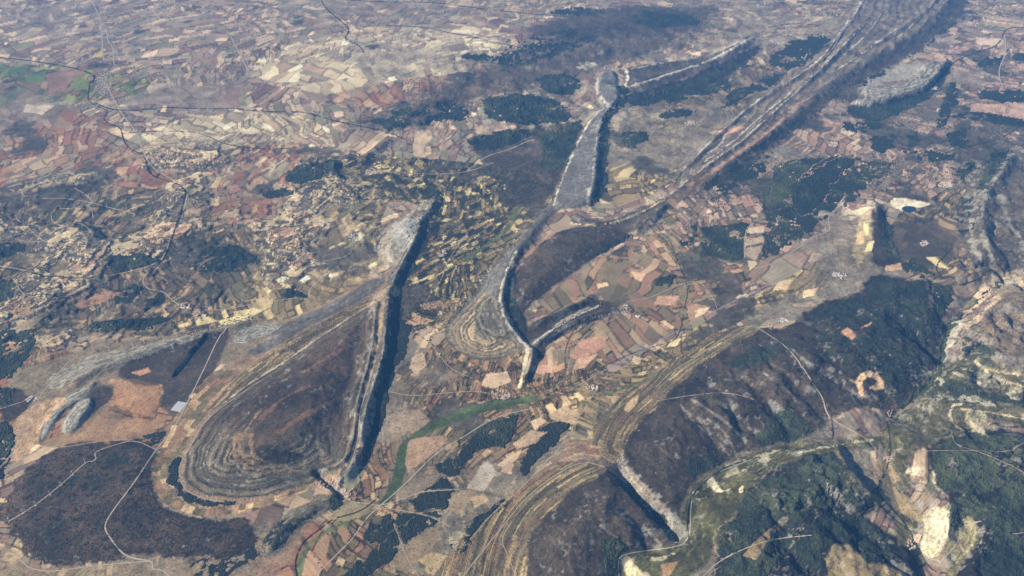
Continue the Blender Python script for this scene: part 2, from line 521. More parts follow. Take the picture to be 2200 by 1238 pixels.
# in the long straight valley every parcel follows the valley
va = px_mask('1000,1300 1280,1000 1480,780 1900,500 1960,560 1700,640 1400,830 1180,1330', 200)
th = np.where(va > 0.5, R(52) + 0.25 * (hsh(bx, by, 8) - .5), th)
sw = 150 + 260 * hsh(bx, by, 9) ** 1.3
near = np.clip(Y / 26000, 0.0, 1)
sw = sw * (0.46 + 0.36 * near)
sizes = {'mixed': .55, 'gold': .6, 'valley': .46, 'ochre': .8, 'rplain': .62, 'bocage': .40}
sw = sw * np.array([sizes.get(n, 1.0) for n in PNAMES])[PID]
cu = Xw * np.cos(th) + Yw * np.sin(th)
cv = -Xw * np.sin(th) + Yw * np.cos(th)
cv = cv + 0.28 * sw * np.sin(cv / sw * 1.7 + 6 * hsh(bx, by, 10))
st = np.floor(cv / sw).astype(np.int64)
key = bx * 7919 + by * 104729
ln = sw * (1.1 + 2.2 * hsh(st, key, 12))
cuo = (cu + 4000 * hsh(st, key, 13)) / ln
cuo = cuo + 0.22 * np.sin(cuo * 2.3)
ce = np.floor(cuo).astype(np.int64)
PAR = (hsh(st * 31 + ce * 1009, key, 14) * (1 << 24)).astype(np.int64)          # parcel hash
PARKEY = key * 1000003 + st * 1009 + ce
ev = np.minimum(cv / sw - st, 1 - (cv / sw - st)) * sw
eu = np.minimum(cuo - ce, 1 - (cuo - ce)) * ln
EDGE = np.minimum(ev, eu)
r1 = hsh(PAR, PAR * 0 + 3, 21)
r2 = hsh(PAR, PAR * 0 + 4, 22)
C = PARR[PID, (r1 * MAXP).astype(int)] * (0.66 + 0.26 * r2)[:, None]
C *= np.where(np.isin(PID, [PNAMES.index(n) for n in ('plain', 'pale', 'red', 'green', 'rplain')]), 1.06, 0.95)[:, None]
C *= (1 + .10 * np.sin(cv * 2 * math.pi / (26 + 34 * r2)) * sst(17000, 11000, Y))[:, None]       # plough lines
FARM = np.ones(N)           # 1 where the parcels show
# hedges and verges between parcels
hedge = np.where(EDGE < 11 + 13 * near, 1.0, 0.0) * (hsh(PAR, PAR * 0 + 9, 23) < 0.55)
C = C * (1 - ((0.70 - .30 * near) * hedge)[:, None])
C *= (1 + 0.22 * N_SM + 0.12 * N_HI)[:, None]


def mixc(i, m, col):
    m = m[:, None]
    C[i] = C[i] * (1 - m) + np.asarray(col) * m


# grazing and scrub patches in the plain, as gentle grey slopes
gr = sst(0.10, 0.34, fbm(X, Y, 3000, 4, 101)) * (1 - 0.55 * sst(14000, 30000, Y))
mixc(slice(None), gr * 0.75, np.array([.21, .19, .165]) * (1 + .5 * N_SM[:, None] + .3 * N_HI[:, None]))
FARM *= 1 - gr
# rough ground that was never ploughed: heath between the parcels
THR = {'plain': .62, 'pale': .60, 'red': .40, 'green': .55, 'valley': .46, 'pink': .46, 'gold': .36, 'ochre': .5, 'mixed': .16, 'dark': .0, 'rplain': .24, 'flank': .5, 'bocage': .34}
thr = np.array([THR[n] for n in PNAMES])[PID]
hp = fbm(X, Y, 1300, 5, 111, .6)
hm_ = sst(thr - .06, thr + .04, hp + .12 * N_HI) * .9
mixc(slice(None), hm_, np.array([.10, .094, .080]) * (1 + .6 * N_SM[:, None] + .5 * N_HI[:, None]))
FARM *= 1 - hm_
# mesa country: coloured by bench, following the contours
lev = np.floor((H + 10 * N_SM) / 13).astype(np.int64)
hb = hsh(lev, lev * 0 + (N_BIG * 6).astype(np.int64), 33)
bench = np.array([(.20, .175, .145), (.15, .135, .12), (.27, .225, .17), (.12, .115, .10), (.22, .19, .14), (.36, .31, .23), (.17, .155, .13), (.30, .21, .165)])[(hb * 8).astype(int)]
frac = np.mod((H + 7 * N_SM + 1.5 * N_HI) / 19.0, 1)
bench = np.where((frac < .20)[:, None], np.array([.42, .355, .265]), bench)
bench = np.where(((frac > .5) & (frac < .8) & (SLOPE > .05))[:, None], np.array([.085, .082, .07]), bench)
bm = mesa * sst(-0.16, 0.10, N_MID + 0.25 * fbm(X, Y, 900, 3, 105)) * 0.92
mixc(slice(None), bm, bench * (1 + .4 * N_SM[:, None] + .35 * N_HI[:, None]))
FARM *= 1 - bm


# ------------------------------------------------------------------ painting traced areas
def scrub_col(i, tone=1.0, warm=0.0, speck=0.5):
    """low heath: grey-brown, patchy, with darker bushes and lighter stony ground"""
    n = 0.5 + 0.9 * N_SM[i] + 0.5 * N_HI[i] + 0.35 * N_MID[i]
    a = np.array([.060, .055, .051]) + warm * np.array([.03, .008, -.004])
    b = np.array([.118, .102, .086]) + warm * np.array([.06, .018, .0])
    c = a + (b - a) * np.clip(n, 0, 1)[:, None]
    sp = sst(0.16, 0.34, N_HI[i] + 0.35 * N_PX[i]) * speck
    c = c * (1 - sp[:, None]) + np.array([.035, .036, .026]) * sp[:, None]
    li = sst(0.30, 0.45, -N_HI[i] + 0.3 * N_PX[i]) * 0.3
    c = c * (1 - li[:, None]) + np.array([.21, .19, .16]) * li[:, None]
    return c * tone


def area(s, col, feather=25, ragged=40, z=0, rnd=1, strength=1.0, farm=0.0, warp_=1.0):
    p = dense(P(s), 0, rnd, True)
    i = sheet_idx(p, feather + ragged + 150)
    wk = (FW[i] if callable(col) else 0.25 * FW[i]) * warp_
    sd = poly_sd(XP[i] + wk * (70 * WX[i] + 40 * WX2[i]), YP[i] + wk * (90 * WY[i] + 55 * WY2[i]), p) + ragged * (1.4 * N_SM[i] + 1.2 * N_HI[i])
    k = sd > -feather
    i, sd = i[k], sd[k]
    m = sst(-feather, feather, sd) * strength
    c = col(i, sd) if callable(col) else np.asarray(col) * (1 + .25 * N_SM[i] + .3 * N_HI[i] + .1 * N_PX[i])[:, None]
    mixc(i, m, c)
    FARM[i] *= 1 - m * (1 - farm)
    return p


TFIELDS = []


def tfield(s, col, feather=6, ragged=8, z=0, **k):
    TFIELDS.append((area(s, col, min(feather, 8), ragged, z, rnd=0, strength=.84), z))


def line(s, col, w, z=0, ragged=0.3, strength=1.0, off=0.0, rnd=2):
    p = dense(P(s), 0, rnd)
    i = sheet_idx(p, w * 3 + abs(off))
    d, side, t = line_dist(XP[i] + 12 * WX2[i], YP[i] + 12 * WY2[i], p)
    d = np.abs(d * side - off) if off else d
    ww = w * (1 + ragged * 2.4 * N_SM[i] + ragged * 1.6 * N_HI[i])
    m = sst(1.25, 0.75, d / np.maximum(ww, 1)) * strength
    k = m > 0
    i, m = i[k], m[k]
    c = col(i, None) if callable(col) else np.asarray(col) * (1 + .2 * N_SM[i] + .3 * N_HI[i] + .15 * N_PX[i])[:, None]
    mixc(i, m, c)
    FARM[i] *= 1 - m
    return p


def scrub(tone=1.0, warm=0.0, speck=0.5):
    return lambda i, sd: scrub_col(i, tone, warm, speck)


def bands(step, cols, br0=.35, amp=.25):
    """beds of rock and turf that follow the edge of a fold"""
    cols = np.array(cols)

    def f(i, sd):
        q = sd / step + 0.7 * N_SM[i]
        k = np.floor(q).astype(np.int64)
        hh = hsh(k, k * 0 + 3, 44)
        c = cols[(hh * len(cols)).astype(int)]
        br = sst(-.25, .3, fbm(X[i], Y[i], 240, 3, 47))[:, None]
        c = c * (br0 + (1 - br0) * br) + cols.mean(0) * (1 - br0) * (1 - br)
        return c * (1 + amp * N_SM[i] + 1.3 * amp * N_HI[i] + .2 * N_PX[i])[:, None]
    return f


def strips(ref, z, step, ln, pal, amp=.22):
    """long plots laid along a slope, cut across now and then"""
    pr = dense(P(ref), 0, 2)
    L = np.hypot(*np.diff(pr, axis=0).T).sum()
    cols = np.array(PAL[pal])

    def f(i, sd):
        d, side, t = line_dist(XP[i], YP[i], pr)
        q = d * side / step + .35 * N_SM[i] + .5 * N_MID[i]
        k = np.floor(q).astype(np.int64)
        u = t * L / (ln * (.6 + hsh(k, k * 0 + 2, 61))) + 9 * hsh(k, k * 0 + 5, 62)
        cidx = np.floor(u).astype(np.int64)
        c = cols[(hsh(k, cidx, 63) * len(cols)).astype(int)] * (.66 + .3 * hsh(k, cidx, 64))[:, None]
        e = np.minimum(q - k, 1 - (q - k)) * step
        c = c * (1 - .4 * (e < 7) * (hsh(k, k * 0 + 8, 65) < .6))[:, None]
        return c * (1 + amp * N_SM[i] + amp * N_HI[i] + .1 * N_PX[i])[:, None]
    return f


ROCK = (.40, .385, .35)
PALE = (.50, .46, .37)
GREY = (.235, .225, .21)
DGRASS = (.15, .16, .10)
GRASS = (.17, .19, .105)
BROWN = (.25, .195, .15)

# far blue hills behind the centre
area('760,255 900,205 1010,150 1110,110 1230,70 1420,20 1560,10 1500,80 1420,110 1330,130 1240,160 1130,200 1000,215 880,285 800,290', scrub(1.0), 300, 500, strength=.75)
area('1100,75 1230,25 1420,5 1500,40 1400,75 1250,85', scrub(.9), 200, 400, strength=.8)
area('990,300 1180,270 1265,262 1190,440 1120,430 1060,370', scrub(1.0), 100, 150, strength=.85)
# triangular syncline
area('842,592 790,598 735,632 650,676 560,705 520,745 470,800 430,880 400,960 370,1010 395,1075 520,1085 670,1050 735,1015 762,960 780,880 812,790 832,700', BROWN, 30, 40, z=60)
area('842,592 795,600 745,634 660,676 565,712 520,760 560,765 640,715 720,672 790,640', (.145, .138, .13), 30, 25, z=60)
area('560,765 500,815 420,880 440,900 560,812 700,712 800,652 806,640 720,676', strips('806,645 720,680 640,715 560,765 500,815 430,885', 0, 30, 260, 'flank'), 25, 25, z=70)
area('505,1330 600,1240 690,1100 735,1070 690,1082 620,1110 560,1140 530,1200', BROWN, 30, 40, strength=.6)
tri = dense(P(TRI, 60), 0, 2, True)


def tri_cols(i, sd):
    bcol = bands(25, [(.135, .125, .102), (.075, .072, .058), (.18, .16, .128), (.10, .095, .078), (.145, .132, .106), (.205, .18, .14), (.062, .06, .048), (.12, .112, .092)], br0=.5)(i, sd + 30 * N_SM[i] + 40 * fbm(X[i], Y[i], 420, 2, 143))
    sc = scrub_col(i, .95, .35, .35)
    red = sst(.0, .35, fbm(X[i], Y[i], 700, 3, 141))[:, None]
    sc = sc * (1 - .4 * red) + np.array([.165, .115, .088]) * .4 * red
    low = sst(at(600, 890)[1], at(600, 990)[1], YP[i] + 500 * N_MID[i])     # benches wrap the near end
    rim = np.maximum(.5 * sst(330, 160, sd + 120 * N_SM[i]), low * sst(1150, 700, sd))
    return sc * (1 - rim[:, None]) + bcol * rim[:, None]


area(TRI, tri_cols, 15, 12, z=60, warp_=.25)
for s_ in ('515,935 512,965 530,990 565,1005 620,1003', '505,940 500,975 525,1002 560,1012 640,1012', '540,935 538,960 550,985 575,990', '560,880 530,920 512,950'):
    line(s_, (.24, .17, .125), 20, z=200, ragged=.8, strength=.85)
for s_ in ('600,930 640,900 700,870 735,850', '650,800 700,770 760,740', '560,900 600,860 660,830'):
    line(s_, (.24, .15, .11), 40, z=200, ragged=.6, strength=.5)
area('545,965 575,955 640,970 650,990 600,1000 560,990', scrub(.75), 30, 60, z=200)
# trough with its path, hogback crest and shaded forested foot
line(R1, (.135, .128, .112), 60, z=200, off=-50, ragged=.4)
line(R1, (.27, .255, .225), 10, z=205, ragged=1.4)
line('803,700 797,760 786,812 773,860 767,905 762,945 748,988', scrub(.5), 22, z=170, ragged=.3)  # shade and dark wood beside the inner crest, painted as one dark strip
line('692,720 640,756 590,794 556,816', scrub(.4), 11, z=60, ragged=.4)
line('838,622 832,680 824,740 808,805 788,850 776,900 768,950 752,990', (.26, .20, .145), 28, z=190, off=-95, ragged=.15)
line('807,650 804,700 796,760 781,812 767,860 762,905 757,945 744,985 715,1003', (.20, .19, .165), 22, z=210)
line('806,648 740,690 700,715 650,750 600,785 550,815 500,850 460,885', (.30, .28, .24), 14, z=100, ragged=.6)
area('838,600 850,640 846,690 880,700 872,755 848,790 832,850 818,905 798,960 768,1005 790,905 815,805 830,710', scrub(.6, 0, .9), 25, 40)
area('935,425 905,438 865,470 835,500 800,530 835,575 850,580 862,545 888,505 905,465 940,440', bands(60, [(.30, .285, .25), (.22, .21, .19), (.34, .31, .26), (.26, .22, .17)]), 30, 30, z=80)
area('835,500 862,470 898,465 900,480 885,520 860,525', (.27, .27, .265), 30, 30, z=90)
area('840,470 870,480 890,515 862,548 850,520', (.30, .29, .27), 20, 40, z=90)
# dark benches left
area('0,815 140,760 260,735 420,710 560,690 610,690 560,740 470,790 400,800 360,840 240,850 130,860 40,900', (.205, .175, .135), 40, 60)
area('440,715 500,705 470,780 430,850 370,900 300,830 240,800 300,765 380,740', scrub(1.05, .1, .2), 30, 30, z=30)
area('100,800 230,755 440,712 430,730 300,765 180,800 110,850', bands(50, [(.22, .21, .19), (.28, .265, .23), (.17, .16, .14)]), 40, 40, z=40)
area('520,700 615,690 590,712 510,740 495,725', bands(30, [(.24, .235, .22), (.30, .29, .27), (.15, .145, .13)]), 20, 20, z=50)
area('440,715 455,716 420,760 378,812 362,818 392,775', scrub(.6), 10, 10, z=20)  # shade line of the small scarp, painted along its right side
tfield('232,820 290,815 350,830 345,870 290,900 230,925 300,930 270,860', (.32, .215, .15), 20, 45)
tfield('240,822 300,850 345,870 320,895 250,880', (.34, .22, .15), 20, 45)
tfield('170,900 260,900 360,900 330,930 260,948 160,950', (.29, .205, .145), 20, 45)
area('280,770 350,760 350,830 300,830 250,800', scrub(.95, .1, .3), 20, 30)
area('150,850 250,820 240,860 200,890 160,905', scrub(1.0, .1), 20, 30)
area('190,828 206,822 190,850 150,872 120,905 98,938 82,955 76,944 108,888 150,846', bands(40, [(.24, .235, .22), (.15, .15, .14), (.30, .29, .26)]), 15, 15, z=60)
area('190,852 203,856 196,880 165,920 145,934 132,922 140,897 165,868', bands(30, [(.24, .235, .22), (.20, .195, .18), (.30, .29, .26)]), 10, 10, z=60)
area('30,900 70,870 120,850 150,860 110,890 70,950 60,985 20,1000 20,940', (.33, .25, .18), 20, 30)
area('0,830 55,840 70,870 20,910 0,905', scrub(.85), 30, 40)
BLP = '40,1010 110,965 290,938 345,955 335,1020 330,1085 400,1112 540,1122 555,1160 500,1205 420,1190 330,1200 250,1200 100,1225 50,1190 8,1130 15,1050'
area(BLP, scrub(.92, .32, .8), 30, 80, z=40)
area('326,1000 340,975 360,965 372,985 358,1020 364,1052 398,1078 450,1090 520,1086 600,1068 662,1046 668,1054 600,1082 540,1102 450,1110 370,1096 332,1064', strips('350,975 345,1020 352,1060 400,1090 480,1098 560,1088 662,1050', 20, 110, 70, 'valley'), 12, 12)
area('340,960 390,880 430,820 480,790 515,800 430,905 405,955 372,1005 350,1000', strips('500,800 440,850 400,905 360,985', 20, 90, 160, 'valley'), 15, 25, strength=.9)
area('560,1145 640,1095 690,1060 735,1072 705,1100 650,1140 610,1190 560,1200', bands(45, [(.10, .095, .085), (.17, .155, .125), (.075, .075, .06), (.22, .195, .15)]), 30, 60, z=30)
area('0,1140 60,1215 250,1210 460,1200 560,1240 500,1400 -100,1400', (.25, .205, .15), 30, 60, strength=.6)
# central S fold
area('1302,150 1330,160 1330,208 1312,232 1290,268 1285,330 1280,395 1262,445 1200,450 1180,470 1130,520 1090,580 1060,640 1000,660 1040,600 1100,530 1160,460 1190,430 1214,370 1240,310 1265,262 1280,240 1300,228 1278,195 1286,165', (.165, .16, .155), 25, 30, z=120)
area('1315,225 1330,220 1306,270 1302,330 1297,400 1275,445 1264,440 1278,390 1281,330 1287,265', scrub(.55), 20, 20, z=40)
for s_ in ('1284,168 1281,195 1290,208 1310,228 1288,238', '1288,238 1266,262 1250,290 1232,325 1214,370 1198,410 1190,440'):
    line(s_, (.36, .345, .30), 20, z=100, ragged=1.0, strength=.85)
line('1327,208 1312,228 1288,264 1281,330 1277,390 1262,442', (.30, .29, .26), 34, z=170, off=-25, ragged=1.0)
area(P3, scrub(.95, .15, .5), 20, 25, z=80)
area('1312,488 1200,496 1150,528 1180,545 1260,525 1330,510', scrub(1.05, .1, .3), 60, 60, z=120, strength=.7)
line('1190,500 1150,530 1118,560 1103,590', (.30, .20, .15), 40, z=100, ragged=.5, strength=.7)
area('962,690 953,720 968,750 1008,772 1060,778 1112,758 1128,742 1087,694 1072,652 1066,612 1060,580 1040,600 1020,640 985,670', bands(36, [(.22, .18, .135), (.29, .235, .165), (.12, .11, .09), (.22, .20, .165), (.15, .14, .115), (.36, .30, .21)], br0=.75), 20, 12, z=50)
area('1035,640 1068,630 1075,670 1095,710 1110,735 1060,730 1010,700', bands(30, [(.16, .15, .13), (.10, .096, .082), (.22, .205, .17), (.13, .122, .105)], br0=.7), 40, 30, z=120)
area('1045,590 1075,560 1075,600 1068,640 1040,630 1030,610', (.17, .168, .16), 30, 30, z=120)
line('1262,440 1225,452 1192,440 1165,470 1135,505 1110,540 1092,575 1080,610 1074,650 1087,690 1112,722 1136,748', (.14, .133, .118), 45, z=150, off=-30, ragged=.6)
line('1110,540 1092,575 1080,610 1074,650 1087,690 1112,722 1136,748', (.38, .36, .31), 18, z=150, ragged=1.2)
line('1120,545 1102,580 1092,612 1086,650 1100,690 1126,722', scrub(.6), 42, z=90, ragged=.4)
area('1105,640 1130,690 1150,720 1135,745 1100,690', scrub(.6), 20, 20, z=40)
area('1228,455 1260,470 1310,476 1370,452 1428,425 1440,440 1395,472 1355,505 1312,488 1262,490 1225,485', scrub(1.2, .0, .3), 25, 25, z=60)
line('1228,480 1260,485 1310,482 1370,460 1425,430', (.42, .36, .26), 26, z=40, ragged=.5)
area('1128,704 1165,684 1210,664 1272,638 1345,664 1300,684 1235,700 1190,735 1150,755 1138,742', scrub(1.0, .2, .5), 20, 25, z=60)
line('1290,650 1232,675 1190,700 1150,738 1130,760', (.26, .245, .21), 13, z=60, ragged=1.4)
line('1345,668 1292,678 1232,694 1185,722', (.30, .285, .25), 16, z=100, ragged=1.0)
area('1140,745 1165,735 1170,760 1150,775', scrub(.8), 15, 15, z=40)
line('1134,750 1126,790 1115,832', (.42, .38, .30), 22, z=40, ragged=.6)
# far ridge top right of the S fold
area('1340,145 1400,135 1500,128 1572,102 1605,75 1625,85 1600,110 1520,150 1420,185 1345,205 1330,190 1345,170', scrub(1.25, 0, .2), 60, 60, z=100)
line('1618,82 1560,116 1500,142 1410,170 1338,194', (.38, .37, .34), 50, z=220, off=-60, ragged=.7, strength=.8)
line('1600,85 1540,112 1440,132 1345,150', (.34, .33, .30), 40, z=140, ragged=.9, strength=.7)
line('1345,150 1350,170 1338,192', (.44, .42, .37), 45, z=120, ragged=.6)
area('1340,205 1420,185 1520,152 1600,112 1640,90 1620,130 1540,175 1440,215 1350,232', scrub(.62), 60, 100)
# right-hand ridge system
area('1425,425 1500,330 1600,222 1700,158 1780,88 1830,-20 2070,-20 2022,60 1905,135 1805,188 1742,238 1662,312 1562,382 1482,425', scrub(1.35, .1, .4), 60, 160, z=60, strength=.58, farm=.3)
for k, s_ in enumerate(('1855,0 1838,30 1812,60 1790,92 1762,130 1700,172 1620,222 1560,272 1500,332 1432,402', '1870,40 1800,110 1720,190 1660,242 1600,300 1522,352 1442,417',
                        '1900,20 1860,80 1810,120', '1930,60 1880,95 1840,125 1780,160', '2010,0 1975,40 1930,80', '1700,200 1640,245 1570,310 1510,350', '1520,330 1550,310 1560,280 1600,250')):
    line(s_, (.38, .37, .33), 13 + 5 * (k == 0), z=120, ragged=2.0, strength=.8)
    line(s_, (.07, .07, .06), 22, z=120, ragged=1.2, strength=.6, off=45)  # shaded side of each crest, painted as a dark line
rb = RIB * sst(-.12, .16, fbm(X, Y, 420, 4, 49, .65))
mixc(slice(None), rb * .35, np.array([.34, .33, .29]) * (1 + .4 * N_HI[:, None]))
line('1740,205 1690,250 1630,300 1560,350 1480,400', (.30, .20, .155), 50, z=150, ragged=.8, strength=.7)
area('1905,112 1970,70 2020,30 2060,-20 2085,-20 2065,40 2000,90 1920,140 1830,185 1745,245 1660,318 1570,390 1500,412 1560,358 1640,300 1705,250 1750,210 1800,172', scrub(.8, 0, .9), 50, 120, z=30, strength=.8)
area('1846,190 1872,186 1950,182 1986,146 2006,134 2042,130 2022,152 1992,186 1942,202 1872,221 1828,223 1858,206', bands(70, [(.20, .19, .17), (.15, .145, .13), (.30, .285, .25)], br0=.7), 30, 30, z=150)
area('1825,226 1872,224 1942,205 1994,190 2022,158 2045,135 2040,165 2010,200 1930,246 1880,262 1815,245', scrub(.6, 0, .9), 30, 40, z=40)
area('1840,210 1860,180 1930,140 2000,130 1960,170 1880,180', (.27, .255, .225), 40, 80, z=40)
# strips of fields and pale terraces around the right-hand valley
area('1880,440 1892,470 1905,540 1940,560 1960,580 1900,580 1870,560 1868,480', scrub(.85, 0, .8), 30, 40)
area('1850,460 1872,450 1875,520 1860,560 1840,580 1830,540', (.40, .34, .22), 40, 40, strength=.55, farm=.7)
area('1900,480 2000,470 2060,520 2050,570 1960,560 1910,540', scrub(1.0, 0, .5), 60, 100, strength=.7, farm=.5)
area('2060,470 2080,400 2150,320 2230,290 2260,600 2130,590 2080,560', scrub(1.35, 0, .4), 60, 100, strength=.85)
for s_ in ('2175,330 2130,400 2108,440 2112,500 2130,560', '2150,420 2160,470 2200,520 2200,560', '2090,470 2085,520 2110,560'):
    line(s_, (.30, .29, .26), 30, z=60, ragged=2.0, strength=.55)
# the two big dark domes
area(D1, scrub(.88, .05, .7), 40, 50, z=90)
area('1620,705 1700,698 1735,660 1800,640 1855,620 1800,615 1720,625 1640,660', (.205, .195, .175), 40, 40, strength=.5)
area('1858,604 1882,592 1962,606 1990,604 1996,650 2012,700 2000,740 1930,740 1880,700 1850,660', scrub(.66, 0, .9), 40, 60, z=120)
area('1730,670 1800,640 1860,640 1930,730 2010,740 2005,800 1950,855 1860,850 1800,800 1740,760 1700,710', scrub(.70, 0, .9), 60, 100, z=150)
area('1500,770 1560,740 1640,760 1730,820 1760,880 1700,880 1600,840', scrub(1.15, .25, .5), 80, 120, z=230, strength=.7)
area('1350,940 1420,880 1500,850 1560,900 1600,960 1510,1015 1470,1070 1440,1090 1380,1010', scrub(.95, .12, .3), 60, 80, z=200, strength=.8)
area(D2, scrub(.95, .12, .3), 30, 40, z=90)
for s_ in ('1690,740 1760,800 1830,850', '1455,860 1490,905 1530,945', '1470,850 1540,890 1600,945', '1520,900 1560,930 1585,985', '1640,800 1720,860 1790,900', '1760,760 1800,800 1850,830',
           '1370,1120 1400,1150 1420,1170', '1290,1130 1330,1160 1380,1180', '1560,840 1620,880 1650,930', '1890,745 1950,760 1960,800', '1960,760 2005,810', '1400,1120 1430,1140', '1700,880 1720,915'):
    line(s_, (.27, .255, .22), 8, z=160, ragged=2.4, strength=.6)
line('1335,975 1352,1025 1392,1070 1432,1102 1456,1142', (.26, .245, .205), 22, z=120, ragged=1.4, strength=.85)
line('1350,975 1368,1020 1410,1062 1442,1092 1460,1135', scrub(.6), 30, z=120, ragged=.6)
area('1300,1005 1340,1030 1380,1075 1420,1100 1442,1140 1425,1140 1380,1090 1330,1050 1300,1030', scrub(.5), 15, 20, z=60)
line('1330,880 1345,940 1332,965 1340,1000', (.42, .40, .34), 30, z=60, ragged=.8)
area('1290,1000 1262,940 1300,880 1360,830 1440,775 1520,725 1600,690 1660,675 1640,705 1560,745 1480,805 1420,862 1365,925 1340,960 1330,1000', strips('1335,960 1347,920 1402,868 1452,818 1502,778 1562,738 1622,708', 40, 25, 300, 'flank'), 25, 25)
area('930,1238 1000,1150 1090,1060 1180,1000 1250,985 1300,1003 1310,1018 1240,1048 1190,1086 1150,1135 1128,1200 1135,1330 860,1330', strips('1300,1010 1252,1030 1192,1070 1142,1120 1112,1190 1100,1260', 30, 27, 340, 'flank'), 25, 25)
area('1120,1040 1180,985 1235,940 1290,960 1290,990 1230,985 1160,1025', strips('1100,1060 1160,1010 1230,975 1290,985', 0, 45, 260, 'red'), 20, 30, strength=.7)
# green valley lower right
area('1480,1050 1510,1025 1570,990 1690,955 1790,945 1900,930 1900,960 1800,965 1700,990 1640,1030 1590,1090 1540,1165 1500,1238 1330,1330 1330,1195 1400,1180 1460,1150', lambda i, sd: np.array([.104, .102, .060]) * (1 + .6 * N_SM[i] + .5 * N_HI[i] + .5 * N_MID[i])[:, None], 30, 40, z=-40)
for s_ in ('1490,1060 1530,1045 1580,1010', '1500,1075 1540,1060 1570,1050', '1700,975 1800,955 1880,945', '1380,1195 1420,1200 1450,1190', '1350,1210 1370,1225 1390,1240', '1560,1000 1620,985 1690,962', '1600,1010 1650,985'):
    line(s_, (.36, .335, .25), 16, z=0, ragged=2.2, strength=.8)
area('1515,1032 1530,1020 1545,1048 1560,1060 1535,1058', (.42, .40, .31), 8, 14)
area('1335,1200 1350,1192 1362,1215 1390,1240 1350,1245', (.40, .37, .28), 8, 18, strength=.8)
area('1585,1050 1598,1042 1596,1060 1588,1062', (.46, .42, .30), 6, 8)
area(H8, scrub(.55, -.05, .9), 40, 50, z=90)
area('1740,1010 1795,975 1830,1010 1870,1060 1830,1070 1770,1060', (.13, .125, .085), 40, 60, z=200, strength=.7)
area('1990,950 2060,925 2130,920 2300,930 2300,1400 2050,1400 2030,1160 2046,1080 2000,1030', scrub(.58, -.05, .9), 40, 60, z=90)
area('1880,900 2000,860 2080,870 2110,930 2000,950 1950,1000 1960,1080 1990,1130 1960,1160 1900,1080 1910,1000', lambda i, sd: bands(34, [(.12, .115, .075), (.16, .145, .095), (.09, .09, .06)])(i, sd * .4 + H[i] * 3), 30, 50)
tfield('1880,1000 1905,985 1935,1030 1900,1045 1880,1035', (.27, .215, .145), 10, 15)
tfield('1885,1045 1910,1040 1960,1080 1985,1110 1975,1125 1930,1100 1895,1070', (.30, .24, .16), 12, 15)
tfield('1925,1110 1960,1130 1965,1180 1930,1170', (.20, .185, .11), 12, 15)
area('1980,1090 2040,1085 2036,1130 2025,1195 2000,1208 1978,1190 1985,1140', bands(22, [(.44, .41, .31), (.36, .335, .25), (.50, .46, .36)]), 12, 12, z=60)
area('2030,1140 2060,1110 2090,1110 2105,1150 2080,1200 2050,1240 2030,1260', bands(26, [(.26, .235, .155), (.20, .19, .12), (.32, .29, .20)]), 25, 25, z=60, strength=.85)
area('2100,1090 2140,1080 2130,1120 2160,1130 2120,1130', (.23, .20, .13), 12, 20, z=150)
area('1940,1010 1985,1000 1980,1025 1950,1020', (.50, .48, .38), 8, 20, strength=.8)
line('2008,1010 2005,1045 2040,1070', (.42, .40, .29), 22, z=80, ragged=1)
tfield('1775,1195 1790,1168 1830,1170 1860,1210 1900,1212 1960,1238 1960,1400 1790,1400', (.26, .215, .14), 12, 15, z=60)
tfield('1595,1195 1620,1165 1690,1108 1690,1120 1640,1175 1625,1205', (.24, .19, .13), 10, 12, z=90)
area('1590,1115 1630,1110 1690,1125', (.14, .13, .09), 10, 12, z=90)
tfield('1420,1215 1460,1205 1430,1250', (.34, .235, .16), 8, 10)
# gorge country and terraces on the right
area('2020,780 2100,760 2200,800 2300,820 2300,930 2100,900 1950,870 1960,850', lambda i, sd: bands(30, [(.10, .10, .065), (.15, .14, .095), (.075, .08, .05), (.22, .20, .14)])(i, sd * .3 + H[i] * 3), 30, 60)
for s_ in ('2050,800 2120,830 2180,855', '2060,690 2040,720 2030,760 2060,790 2100,800', '1960,820 2000,850 2060,860 2140,850 2210,835', '1890,755 1940,775 1990,800 2030,830', '2100,660 2060,700 2040,740', '2000,800 2060,850 2130,870'):
    line(s_, (.36, .345, .29), 20, ragged=2.2, strength=.75)
area('2110,670 2170,620 2260,600 2280,780 2180,770 2110,740', (.19, .155, .12), 50, 60, z=80)
area('2130,590 2200,575 2260,600 2180,625 2130,640', (.30, .26, .20), 40, 50, z=40, strength=.7)
for s_ in ('2130,630 2080,670 2060,690', '2150,640 2100,680 2075,700', '2080,760 2110,790 2150,800 2200,805', '2095,780 2140,815 2200,830', '2040,890 2050,915 2080,930', '2070,880 2120,885 2200,900'):
    line(s_, (.44, .37, .27), 20, ragged=.6, strength=.85)
area('2070,885 2110,880 2125,900 2110,925 2130,945 2100,930 2075,910', (.40, .37, .28), 12, 20, strength=.8)
line('2040,895 2045,870 2065,868', (.46, .40, .30), 18)
# orange clearing shaped like a ring
tfield('1838,820 1846,804 1864,797 1884,803 1899,820 1897,836 1878,838 1866,834 1876,827 1884,821 1874,811 1860,811 1852,820 1854,838 1858,854 1846,852', (.50, .37, .265), ragged=14)
tfield('1806,715 1820,703 1840,722 1830,732 1815,722', (.38, .25, .18), 10, 15, z=200)
tfield('1848,702 1872,694 1870,700 1850,706', (.45, .29, .20), 6, 10, z=200)
area('1540,760 1620,702 1700,690 1750,700 1690,650 1620,655', (.20, .185, .155), 20, 60, strength=.5)
# quarries
area('1235,140 1262,128 1285,140 1260,152', (.46, .42, .35), 40, 140, strength=.6)
area('1905,432 1940,425 1975,432 2005,438 1985,446 1950,445 1930,452', (.58, .52, .42), 10, 25, strength=.8)
